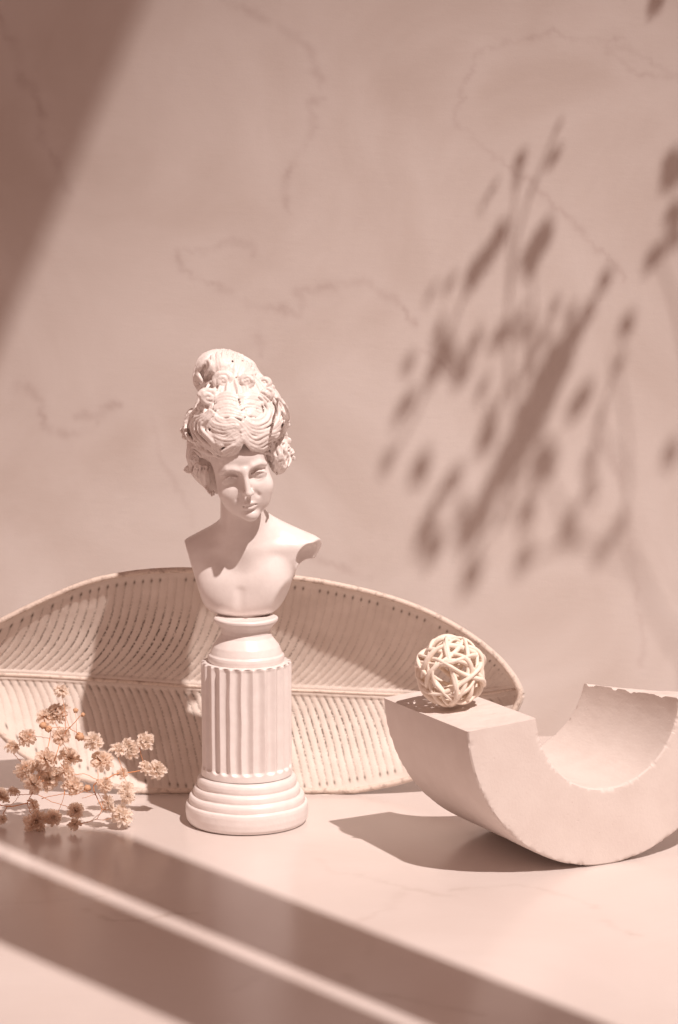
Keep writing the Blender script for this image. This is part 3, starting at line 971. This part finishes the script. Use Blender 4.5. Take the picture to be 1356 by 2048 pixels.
def c1(*p): return [(x / 4.2375 + 340, y / 4.2375 + 680) for x, y in p]
class Proj:
    def __init__(self, F): self.fld = Field.__new__(Field); self.fld.__dict__.update(Hf.__dict__); self.fld.F = F
    def __call__(self, px, py): return self.fld.hit(px, py)
PROJ = Proj(base_copy)
def lock(pts, rad=7.0, lift_=.70, n=None, k=.00036, taper=True, op='u', proud=0.0):
    """a lock of hair drawn on the hair mass: points in the close-up, radius in close-up pixels"""
    P = catmull(np.array(pts, float), 5)
    P = resample(P, n or max(6, int(len(P) * .8)))
    Q, Rr = [], []
    m = len(P)
    for i, (x, y) in enumerate(P):
        px, py = x / 4.2375 + 340, y / 4.2375 + 680
        h = PROJ(px, py)
        if h is None:
            h = Q[-1] + np.array([(px - lastpx) * PX, 0, -(py - lastpy) * PX]) if Q else None
            if h is None: continue
        d = ray(px, py); d /= np.linalg.norm(d)
        f = i / (m - 1)
        rr = rad / 4.2375 * PX * ((.45 + .55 * math.sin(math.pi * min(max(f, .08), .92)) ** .6) if taper else 1)
        Q.append(h - d * (rr * (lift_) + proud * PX)); Rr.append(rr); lastpx, lastpy = px, py
    if len(Q) < 2: return
    Q = np.array(Q)
    for _ in range(3): Q[1:-1] = .25 * Q[:-2] + .5 * Q[1:-1] + .25 * Q[2:]
    Hf.line(Q, np.array(Rr), k, op)
def ribbon(pts, width, n=4, rad=None, jitter=.12, **kw):
    """several parallel strands"""
    P = np.array(pts, float); 
    C = catmull(P, 4); C = resample(C, max(8, len(pts) * 3))
    T = np.gradient(C, axis=0); T /= np.linalg.norm(T, axis=1)[:, None] + 1e-9
    N = np.stack([-T[:, 1], T[:, 0]], 1)
    f = np.linspace(0, 1, len(C))
    w = width * (.45 + .55 * np.sin(np.pi * np.clip(f, .05, .95)))
    for i in range(n):
        o = (i - (n - 1) / 2) / max(1, (n - 1) / 2) * .5 if n > 1 else 0
        o2 = o + jitter * (rng.random() - .5)
        lock((C + N * (w * (o + (o2 - o) * f))[:, None])[::2], rad or width / n * .62, proud=kw.get('proud', 0) + rng.random() * 1.4, **{a: b for a, b in kw.items() if a != 'proud'})
def curl(cx, cy, R, turns=1.7, start=0, hand=1, rad=None, squash=.85, proud=0, deep=None, mound=.82):
    """a snail curl standing off the head: a mound wound round with one thick strand"""
    px, py = cx / 4.2375 + 340, cy / 4.2375 + 680
    h = PROJ(px, py)
    if h is None: h = W(px, py, deep if deep is not None else .002)
    h = h + np.array([0, -proud * PX, 0])
    u_ = R / 4.2375 * PX
    Hf.ell(h, (u_ * mound, u_ * mound * .75, u_ * mound * squash), .0010)
    rad = rad or R * .27
    a = np.linspace(0, turns * 2 * np.pi, int(16 * turns))
    f = a / a[-1]
    rr = (R - rad * .7) * (1 - .90 * f)
    Q = []
    for q, t_, ff in zip(rr, a, f):
        x, y = cx + hand * q * math.cos(t_ + start), cy + squash * q * math.sin(t_ + start)
        p = W(x / 4.2375 + 340, y / 4.2375 + 680, h[1] - SY)
        p[1] -= u_ * .62 * math.sqrt(max(0, 1 - (q / R) ** 2)) * 1.0
        Q.append(p)
    Q = np.array(Q); Q += rng.normal(0, .00010, Q.shape)
    Rd = rad / 4.2375 * PX * (1 - .45 * f) * (1 + rng.normal(0, .08, len(f)))
    Hf.line(Q, Rd, .0003)

# crown ripples either side of the parting
for q in range(9):
    y = 462 + q * 24 + rng.normal(0, 3)
    w_ = 14 + rng.random() * 5
    lock([(563 + q * 5, y + 12), (530 + q * 3, y - 4), (480, y - 10 + rng.normal(0, 4)), (430 - q * 4, y + 2), (392 - q * 4, y + 24)], w_, .35, k=.0005)
    lock([(588 + q * 4, y + 8), (630, y - 8), (680, y - 12 + rng.normal(0, 4)), (725, y - 6), (764, y + 8)], w_, .35, k=.0005)
# big S lock on her left
ribbon([(618, 690), (690, 752), (780, 760), (866, 712), (902, 626), (876, 540), (816, 474), (752, 436)], 100, 4, 17, proud=5, jitter=.3)
ribbon([(640, 668), (720, 700), (796, 676), (832, 616), (812, 552), (766, 516)], 54, 3, 14, proud=3)
ribbon([(628, 744), (730, 806), (850, 800), (942, 730), (974, 632), (938, 540), (880, 476)], 74, 3, 18, proud=4, jitter=.3)
ribbon([(620, 764), (668, 836), (740, 862), (820, 820), (890, 806), (966, 748), (985, 690)], 60, 3, 17, proud=6)
ribbon([(622, 800), (660, 868), (735, 902), (800, 880), (862, 838), (930, 802)], 54, 3, 16, proud=8)
ribbon([(624, 830), (672, 890), (740, 925), (800, 930), (850, 905)], 40, 2, 16, proud=9)
lock([(740, 930), (790, 960), (830, 950), (860, 980)], 15, proud=6)
lock([(660, 890), (690, 930), (720, 935)], 13, proud=8)
# her right side
ribbon([(606, 728), (540, 694), (470, 706), (410, 686), (376, 640)], 50, 3, 14, proud=3)
ribbon([(610, 752), (545, 736), (470, 756), (404, 742), (352, 716), (328, 630)], 50, 3, 15, proud=4)
ribbon([(612, 780), (548, 786), (476, 838), (410, 822), (352, 766)], 50, 3, 15, proud=4)
ribbon([(616, 806), (570, 850), (510, 872), (446, 866), (376, 836), (322, 794)], 50, 3, 15, proud=6)
ribbon([(618, 836), (582, 892), (522, 930), (452, 972), (396, 945), (388, 898), (424, 884), (448, 912)], 56, 3, 17, proud=9)
ribbon([(352, 606), (300, 660), (240, 686), (228, 764), (280, 830), (350, 892), (404, 962)], 84, 4, 18, proud=8, jitter=.3)
ribbon([(376, 640), (316, 700), (286, 760), (326, 816), (382, 872)], 56, 3, 16, proud=5)
ribbon([(604, 856), (588, 906), (556, 950), (528, 1000)], 34, 2, 14, proud=9)
lock([(330, 640), (340, 596), (372, 620)], 16, proud=8)
# side locks at the back, standing out in tufts
for q in range(5):
    lock([(228 - q * 12, 576 + q * 14), (162 - q * 8, 650 + q * 16), (126 + q * 2, 735 + q * 14), (134 + q * 10, 806 + q * 12), (186 + q * 12, 850 + q * 6)], 17, .35, proud=3 + 4 * (q % 2))
lock([(250, 600), (215, 650), (190, 720), (200, 790)], 17, .4, proud=2)
lock([(214, 640), (176, 700), (168, 770), (196, 826)], 15, .4, proud=2)
curl(150, 700, 40, 1.2, 1.0, 1, deep=.006)
curl(132, 818, 40, 1.2, 2.0, -1, deep=.006)
lock([(190, 905), (250, 925), (330, 962), (414, 992)], 20, .9, proud=6)
lock([(240, 960), (268, 985), (296, 1000)], 13, .9, proud=6); lock([(290, 950), (316, 975), (350, 985)], 13, .9, proud=6)
lock([(205, 940), (240, 955), (258, 990)], 14, .9, proud=6)
curl(200, 1000, 52, 1.3, 2.4, -1, proud=2, deep=.006)
curl(160, 1092, 44, 1.3, 1.2, 1, deep=.006)
curl(238, 1060, 40, 1.3, .2, 1, deep=.004)
for q in range(7):
    lock([(190 + q * 24, 1060 + q * 2), (176 + q * 24, 1110 + q * 14), (215 + q * 20, 1165 + q * 16), (258 + q * 16, 1200 + q * 20)], 14, .8, proud=2 + 3 * (q % 2))
lock([(140, 1090), (175, 1160), (250, 1215), (326, 1290), (398, 1336)], 16, .8, proud=2)
curl(296, 1130, 36, 1.3, 2, -1); curl(316, 1215, 34, 1.2, 1, 1); curl(360, 1290, 28, 1.2, 1, 1)
for q in range(5):
    lock([(1030, 880 + q * 30), (1046 - q * 6, 930 + q * 34), (1024 - q * 12, 1000 + q * 32)], 16, .8, proud=1)
curl(1018, 940, 40, 1.2, .5, 1, deep=.006); curl(1030, 1000, 36, 1.2, 2.5, -1, deep=.007); curl(985, 640, 34, 1.2, 1, 1, deep=.006); curl(990, 720, 38, 1.2, 2, 1, deep=.006); curl(940, 560, 34, 1.2, 2, 1, deep=.005)
curl(128, 760, 44, 1.2, 2, 1, deep=.008); curl(170, 870, 40, 1.2, 1, -1, deep=.008); curl(176, 620, 36, 1.2, .5, 1, deep=.007)
# bunched waves and curls on her left
for (x_, y_, R_, st, hd) in ((822, 905, 38, 0, 1), (905, 900, 46, 1.5, -1), (985, 900, 42, .4, 1), (925, 985, 48, 3, 1), (1000, 985, 40, 1, 1), (955, 1060, 42, 2.2, -1)):
    curl(x_ + rng.normal(0, 3), y_, R_, 1.5, st, hd, rad=R_ * .26, deep=.001, mound=.62)
for q in range(9):
    x0 = 850 + q * 18; y0_ = 830 + (q % 3) * 22
    lock([(x0 - 20, y0_), (x0 + 18, y0_ + 40), (x0 + 2, y0_ + 92), (x0 + 30, y0_ + 140), (x0 + 8, y0_ + 196)], 13, .9, proud=3 + 3 * (q % 2))
for q in range(5):
    lock([(880 + q * 26, 1000), (905 + q * 22, 1050), (885 + q * 22, 1100 - q * 6), (905 + q * 14, 1140 - q * 12)], 12, .9, proud=3)
for (x_, y_, R_, st, hd) in ((900, 800, 44, 0, 1), (962, 800, 42, 1.5, -1), (930, 852, 46, .4, 1), (992, 850, 40, 2, -1), (872, 868, 40, 3, 1)):
    curl(x_, y_, R_, 1.5, st, hd, rad=R_ * .26, deep=.0, mound=.6)
# row of snail curls
curl(806, 362, 74, 1.6, 1.0, 1, deep=.004)
curl(862, 400, 36, 1.2, 1.0, 1, deep=.004)
curl(455, 335, 98, 1.9, 2.6, 1)
curl(648, 345, 84, 1.8, .4, -1)
curl(330, 486, 98, 1.9, 3.6, 1)
curl(822, 446, 64, 1.6, 2.2, -1)
curl(270, 560, 46, 1.3, 2.0, 1)
lock([(240, 460), (236, 420), (290, 370), (350, 350)], 16, proud=2)
# bun: strands fanned from the curls up and over, and a twisted side lobe
tops = [(306, 150), (350, 104), (400, 80), (450, 76), (500, 86), (552, 98), (600, 116), (645, 146), (690, 168), (712, 215), (720, 260)]
for q, (tx, ty_) in enumerate(tops):
    f = q / (len(tops) - 1)
    b0 = (380 + 300 * f, 296 + 12 * math.sin(f * 3))
    mx = (b0[0] * .55 + tx * .45 + (f - .5) * 30, b0[1] * .5 + ty_ * .5)
    for w_ in (-9, 9):
        lock([(b0[0] + w_, b0[1]), (mx[0] + w_ * 1.4, mx[1]), (tx * .90 + b0[0] * .10 + w_ * .6, ty_ + 30)], 15, .55, proud=1 + 3 * rng.random())
for q in range(4):
    lock([(318 - q * 6, 172 + q * 8), (262 - q * 8, 222 + q * 12), (224 - q * 6 + q * q * 5, 290 + q * 10), (214 + q * 26, 366)], 18, .8, proud=4)
lock([(300, 176), (330, 172), (352, 210), (340, 250), (300, 300)], 18, .8, proud=5)
# deep cuts between the lobes of the bun and between the big locks
for g in ([(318, 176), (300, 214), (290, 262), (282, 330)], [(352, 196), (346, 236), (322, 286)], [(560, 116), (536, 170), (505, 236)], [(640, 168), (590, 216), (540, 262)],
          [(258, 226), (238, 276), (236, 342)], [(372, 604), (300, 700), (318, 806), (400, 900)], [(620, 786), (680, 850), (770, 866), (860, 822)],
          [(600, 780), (530, 822), (440, 846), (370, 800)], [(604, 834), (540, 886), (470, 910)], [(200, 640), (160, 740), (200, 836)], [(420, 590), (380, 636)]):
    lock(g, 6, .55, k=.0004, op='s', taper=True, proud=3)
for g in ([(318, 176), (296, 214), (282, 262), (272, 340)], [(350, 192), (340, 236), (316, 296)], [(404, 150), (416, 180), (430, 226)], [(560, 116), (536, 170), (505, 236)], [(640, 168), (590, 216), (540, 262)],
          [(262, 216), (234, 270), (224, 336)], [(680, 200), (640, 244), (600, 276)], [(300, 236), (262, 300), (252, 360)]):
    lock(g, 8, .62, k=.0005, op='s', taper=True)
for q in range(3):
    lock([(296 - q * 10, 190 + q * 12), (240 - q * 10, 236 + q * 14), (206 - q * 3, 296 + q * 8), (204 + q * 12, 352 + q * 5)], 13, .8, proud=2 + 3 * (q % 2))
# parting line
lock([(556, 440), (588, 560), (606, 660), (619, 750), (623, 880)], 8, -.6, k=.0006, op='s', taper=False)
near = np.abs(Hf.F) < .003
gx3, gy3, gz3 = np.meshgrid(*Hf.ax, indexing='ij')
idn = np.where(near)
qx, qy, qz = gx3[idn], gy3[idn], gz3[idn]
Hf.F[idn] += ((fbm(qx * 330 + 9, qy * 330, qz * 420, seed=61, oct=3) - .5) * .0007).astype(np.float32)
del gx3, gy3, gz3
Vh, Fh = Hf.mesh()
hair = mesh_np('hair', Vh, Fh.astype(np.int32), M['hair'], statu)
sm = hair.modifiers.new('smooth', 'SMOOTH'); sm.factor = .4; sm.iterations = 2

# ------------------------------------------------------------------ dried gypsophila
def flower_mesh(name, seed, mat, npet=58):
    r = np.random.default_rng(seed); mb = MB()
    for k in range(npet):
        f = (k + .5) / npet
        tilt = math.radians(6 + 102 * f ** .75) + r.normal(0, .17)      # from the axis
        az_ = k * 2.39996 + r.normal(0, .25)
        Lp = (.62 + .42 * f) * r.uniform(.85, 1.12); wd = (.17 + .08 * f) * r.uniform(.75, 1.3)
        curlb = r.uniform(-.2, .55)
        nu, nv = 5, 5
        V = []
        tw = r.normal(0, .25); rag = r.uniform(.75, 1.1, nv)
        for i in range(nu):
            a = i / (nu - 1)
            for j in range(nv):
                b = (j / (nv - 1) - .5) * 2
                w_ = wd * (math.sin(math.pi * min(.15 + .62 * a, .82)) ** .8)
                ln_ = Lp * (a if i < nu - 1 else a * (.92 + .12 * rag[j] - .10 * (abs(b) > .9) - .08 * (j == nv // 2)))
                th_ = tilt + curlb * a * a
                rad_ = ln_ * math.sin(th_) + .05; hh = ln_ * math.cos(th_)
                cup = .18 * (b * b) * a
                x = rad_ - cup * math.cos(th_); z = hh + cup * math.sin(th_)
                y = b * w_ + tw * a * a * .3 + r.normal(0, .012)
                V.append((x * math.cos(az_) - y * math.sin(az_), x * math.sin(az_) + y * math.cos(az_), z - .38))
        mb.add(V, [tuple(q) for q in grid_faces(nu, nv)])
    me = mb.build(name, mat).data
    return me
def calyx_mesh(seed):
    r = np.random.default_rng(seed); mb = MB()
    P = [(0, 0, -.95), (0, 0, -.85), (0, 0, -.66), (0, 0, -.46), (0, 0, -.32)]
    V, F = tube(P, [.05, .12, .26, .32, .24], 10); mb.add(V, F)
    for k in range(5):
        a = k * 2 * math.pi / 5 + r.normal(0, .1)
        V, F = tube([(.22 * math.cos(a), .22 * math.sin(a), -.5), (.36 * math.cos(a), .36 * math.sin(a), -.3), (.46 * math.cos(a), .46 * math.sin(a), -.05)], [.09, .09, .02], 6); mb.add(V, F)
    return mb.build('calyx', M['calyx']).data
def bud_mesh():
    mb = MB()
    V, F = tube([(0, 0, -1.0), (0, 0, -.85), (0, 0, -.45), (0, 0, .1), (0, 0, .6), (0, 0, .92), (0, 0, 1.0)], [.12, .45, .85, 1.0, .8, .35, .05], 14)
    mb.add(V, F)
    for k in range(5):
        a = k * 2 * math.pi / 5
        V, F = tube([(.7 * math.cos(a), .7 * math.sin(a), -.7), (1.0 * math.cos(a), 1.0 * math.sin(a), -.1), (.85 * math.cos(a), .85 * math.sin(a), .55), (.3 * math.cos(a), .3 * math.sin(a), 1.05)], [.2, .22, .18, .05], 6); mb.add(V, F)
    return mb.build('bud', M['calyx']).data
PALE = [flower_mesh('flower', 100 + k, M['petal_pale']) for k in range(4)]
DUSTY = [flower_mesh('flower', 200 + k, M['petal_dusty']) for k in range(4)]
CAL = [calyx_mesh(5), calyx_mesh(6)]; BUDM = bud_mesh()
for o in list(COL.objects):
    if o.type == 'MESH' and o.data in PALE + DUSTY + CAL + [BUDM]: bpy.data.objects.remove(o)

def put(name, me, P, axis, rad, parent, spin):
    o = bpy.data.objects.new(name, me); COL.objects.link(o)
    q = Vector(axis).to_track_quat('Z', 'Y') @ Matrix.Rotation(spin, 3, 'Z').to_quaternion()
    o.parent = parent
    o.matrix_parent_inverse = Matrix.Identity(4)
    o.location = Vector(tuple(map(float, P))) - parent.location
    o.rotation_mode = 'QUATERNION'; o.rotation_quaternion = q
    o.scale = (rad, rad, rad)
    return o
def put_flower(P, axis, rad, parent, dusty, k):
    o = put('flower', (DUSTY if dusty else PALE)[k % 4], P, axis, rad, parent, rng.random() * 6)
    c = bpy.data.objects.new('calyx', CAL[k % 2]); COL.objects.link(c); c.parent = o
    return o

def c7p(x, y):
    px, py = x / 3.767, y / 3.767 + 1340
    y0 = 1.142 + .020 * (fbm(np.array([x / 210.]), np.array([y / 210. + 3]), seed=77, oct=2)[0] - .5) * 2
    if x > 800 and y < 860: y0 += .018
    P = at_y(px, py, y0)
    P = at_y(px, py, y0 + .12 * max(P[2], 0))
    if P[2] < .0025: P = at_z(px, py, .0025)
    return P
FL = [(470,140,54,0),(362,325,74,1),(438,318,70,1),(400,290,60,1),(190,492,66,1),(98,555,52,1),(465,485,66,1),(710,520,68,0),(770,655,82,1),(900,575,58,0),(975,600,64,0),(950,550,50,0),(1095,525,66,0),
      (1200,750,70,0),(1110,722,52,0),(365,655,78,1),(525,630,76,1),(500,742,56,1),(205,760,72,1),(265,835,72,1),(370,812,82,1),(300,725,64,1),(240,700,48,1),(430,770,56,1),(560,858,74,1),(928,765,40,1),(965,885,66,0),(960,950,50,0),
      (800,858,56,1),(835,1000,62,0),(925,1075,80,0),(575,1050,58,1),(560,1145,48,1),(270,1145,82,1),(410,1105,60,1),(272,1012,48,1),(25,930,58,1),(105,895,42,1),(18,1120,34,0)]
BUDS = [(570,305,21),(625,336,18),(325,418,30),(365,445,28),(600,502,36),(658,890,29)]
ST = [([(-80,985),(55,1028),(205,1003)], 9), ([(205,1003),(235,940),(262,885),(300,800)], 7), ([(20,1090),(55,1028)], 6), ([(205,1003),(225,1065),(262,1120)], 5),
      ([(90,945),(190,938),(285,940),(385,990),(480,1020),(560,1060)], 5), ([(285,940),(285,870)], 4), ([(315,970),(400,945),(485,935),(545,940),(600,925),(645,905)], 5),
      ([(485,935),(488,800),(500,760)], 7), ([(485,940),(460,1020),(430,1085)], 4), ([(488,800),(560,790),(640,785),(740,830)], 5), ([(740,830),(738,720)], 5), ([(740,830),(705,880),(718,935)], 9),
      ([(718,935),(742,985),(770,1050)], 7), ([(770,1050),(720,1125),(590,1165)], 5), ([(770,1050),(840,1058)], 6), ([(718,935),(620,965)], 4), ([(740,930),(770,985),(770,1050)], 4),
      ([(800,822),(880,780),(960,772),(1090,755)], 9), ([(720,1125),(790,1130),(860,1105),(900,1090)], 4), ([(80,585),(110,640),(160,690),(190,730)], 5), ([(215,488),(375,515)], 4),
      ([(375,515),(390,440),(430,435),(520,435)], 4), ([(525,435),(605,345)], 6), ([(578,490),(575,400),(568,325)], 3), ([(525,435),(500,370),(480,260),(464,180)], 4), ([(495,440),(490,345)], 5),
      ([(525,440),(600,490),(665,565),(700,560)], 5), ([(520,435),(455,545),(425,640),(395,730)], 7), ([(375,515),(345,650),(330,720)], 6), ([(1050,580),(1075,690),(1085,740)], 5), ([(885,640),(920,740),(928,790)], 5),
      ([(410,395),(440,440)], 4), ([(455,520),(520,620)], 4), ([(262,885),(330,830)], 5), ([(740,830),(790,850)], 5), ([(928,770),(960,880)], 4), ([(105,905),(138,950),(95,1005),(60,1025)], 4),
      ([(205,1003),(272,1000)], 4), ([(-40,930),(25,930)], 4), ([(640,915),(700,930)], 3), ([(500,760),(455,700)], 5), ([(1060,770),(1150,745)], 6)]
sprig = empty('flower_sprig', c7p(205, 1003) * np.array([1, 1, 0]))
tag(sprig, 'cream dried gypsophila spray with thin rusty stems lying on the table beside the bust', 'dried flowers')
mb = MB(); ends = []
for pts, w_ in ST:
    P = np.array([c7p(*p) for p in pts]); ends += [P[0], P[-1]] + list(P)
    P = catmull(P, 6) if len(P) > 2 else resample(P, 8)
    P[1:-1] += rng.normal(0, .00012, P[1:-1].shape)
    R_ = w_ / 3.767 * .26 * .001 * .5 * np.linspace(1.05, .85, len(P)); R_[0] *= 1.5; R_[-1] *= 1.35
    V, F = tube(P, R_, 7); mb.add(V, F)
mb.build('stem', M['stem'], sprig)
ends = np.array(ends)
for k, (x, y, r_, du) in enumerate(FL):
    P = c7p(x, y); rad = r_ / 3.767 * .262 * .001 * 1.16
    if P[2] < rad * .8: P = at_z(x / 3.767, y / 3.767 + 1340, rad * .8)
    d = np.linalg.norm(ends - P, axis=1); near_ = ends[d.argmin()]
    ax_ = (P - near_); ax_ = ax_ / (np.linalg.norm(ax_) + 1e-9) if d.min() > rad * .25 else np.array([0, 0, 0])
    ax_ = ax_ * .6 + np.array([.22, -.50, .62]) + rng.normal(0, .25, 3)
    ax_ /= np.linalg.norm(ax_)
    put_flower(P, ax_, rad, sprig, du, k)
for x, y, r_ in BUDS:
    put('bud', BUDM, c7p(x, y), np.array([0, -.1, 1]) + rng.normal(0, .3, 3), r_ / 3.767 * .262 * .001 * .9, sprig, rng.random() * 6)

# a taller spray stands outside the picture on the right, between lamp and wall; only its shadow is seen
def c8p(x, y): return x / 1.969 + 740, y / 1.969 + 200
def wall_to_spray(px, py):
    P = at_y(px, py, WALL_Y); v = LPOS - P; v /= np.linalg.norm(v)
    tt_ = .30 + .40 * (py / 1200.0)
    return P + v * tt_
SH = [(745,90,60,22),(585,235,110,45),(575,325,60,30),(725,225,110,32),(470,370,140,22),(490,560,210,60),(400,690,100,70),(660,580,230,75),(315,715,90,28),(240,755,90,22),(275,895,110,35),(300,980,160,80),(240,1080,130,50),
      (140,1210,180,50),(70,1420,130,45),(195,1445,190,70),(330,1480,170,55),(455,1320,130,70),(890,770,230,50),(800,910,140,70),(740,1030,240,110),(650,1230,240,130),(600,1320,150,90),(690,1420,170,90),(830,1160,180,60),
      (1010,880,140,55),(980,1040,110,30),(905,1250,100,25),(560,1130,80,34),(520,920,70,45),(610,910,70,40),(430,940,100,35),(500,1500,240,80),(430,1620,160,90),(390,1690,100,80),(240,1790,170,65),(400,1860,160,70),(620,1630,70,60),
      (780,1670,150,50),(860,1520,120,40),(990,1690,100,55),(1130,600,170,55),(1185,280,190,90),(1205,420,150,70),(1200,540,90,50),(1195,1380,150,60),(610,1800,70,60),(910,1780,60,50),(800,1730,80,40),(1125,-395,60,60),(560,1400,160,90),(700,1130,200,110),(350,1080,90,50)]
SS = [[(575,330),(555,560),(545,880),(560,1200)], [(640,330),(600,480),(570,600),(540,880)], [(640,700),(650,1050)], [(950,1000),(1000,1200),(1020,1500),(1000,1680),(1080,1900),(1200,2150)], [(900,1280),(870,1450),(850,1540),(780,1690)],
      [(960,1100),(900,1280),(990,1430),(1020,1530)], [(720,1540),(790,1660),(900,1780),(1000,1690)], [(560,1840),(700,1780),(800,1740),(900,1780),(1040,1850),(1120,2000),(1250,2200)], [(700,1470),(560,1620),(440,1750),(360,1950)],
      [(540,880),(540,1100),(460,1300),(400,1400)], [(1130,600),(1200,800),(1260,1100)], [(400,700),(300,950),(200,1200),(90,1400)], [(900,760),(760,1040),(600,1340),(430,1640)], [(740,100),(680,250),(640,360)], [(600,1330),(700,1480),(780,1690)]]
pts_all = []
mb = MB()
for pl in SS:
    P = catmull(np.array([wall_to_spray(*c8p(*p)) for p in pl]), 6); pts_all += list(P)
    V, F = tube(P, .0007, 6); mb.add(V, F)
root_pt = wall_to_spray(*c8p(1250, 2200)); foot_pt = np.array([root_pt[0] + .05, root_pt[1] - .02, .001])
V, F = tube(catmull(np.array([foot_pt, (root_pt + foot_pt) / 2 + np.array([.01, 0, 0]), root_pt]), 8), .0016, 6); mb.add(V, F)
spray = empty('flower_spray', foot_pt)
tag(spray, 'tall dried flower spray standing beyond the stone block, casting its shadow on the wall', 'dried flowers')
mb.build('stem', M['stem'], spray)
r9 = np.random.default_rng(12)
for _ in range(34):                                   # small blooms scattered between the larger ones
    f = r9.random(); SH.append((120 + 760 * f + r9.normal(0, 130), 1850 - 900 * r9.random() - 250 * f, 70 + 60 * r9.random(), 26 + 22 * r9.random()))
k = 0
for cx, cy, ln_, wd in SH:
    n_ = max(1, int(round(ln_ / (2.3 * wd) + .2)))
    rad = wd / 2 / 1.969 * (1.41 / FPX) * 1.0
    dx, dy = .46, -.89
    for i in range(n_):
        o_ = (i - (n_ - 1) / 2) * (ln_ - 2.0 * wd) / max(1, n_ - 1) if n_ > 1 else 0
        P = wall_to_spray(*c8p(cx + dx * o_, cy + dy * o_)); pts_all.append(P)
        put_flower(P, np.array([.2, -.3, .9]) + rng.normal(0, .5, 3), rad, spray, 0, k); k += 1
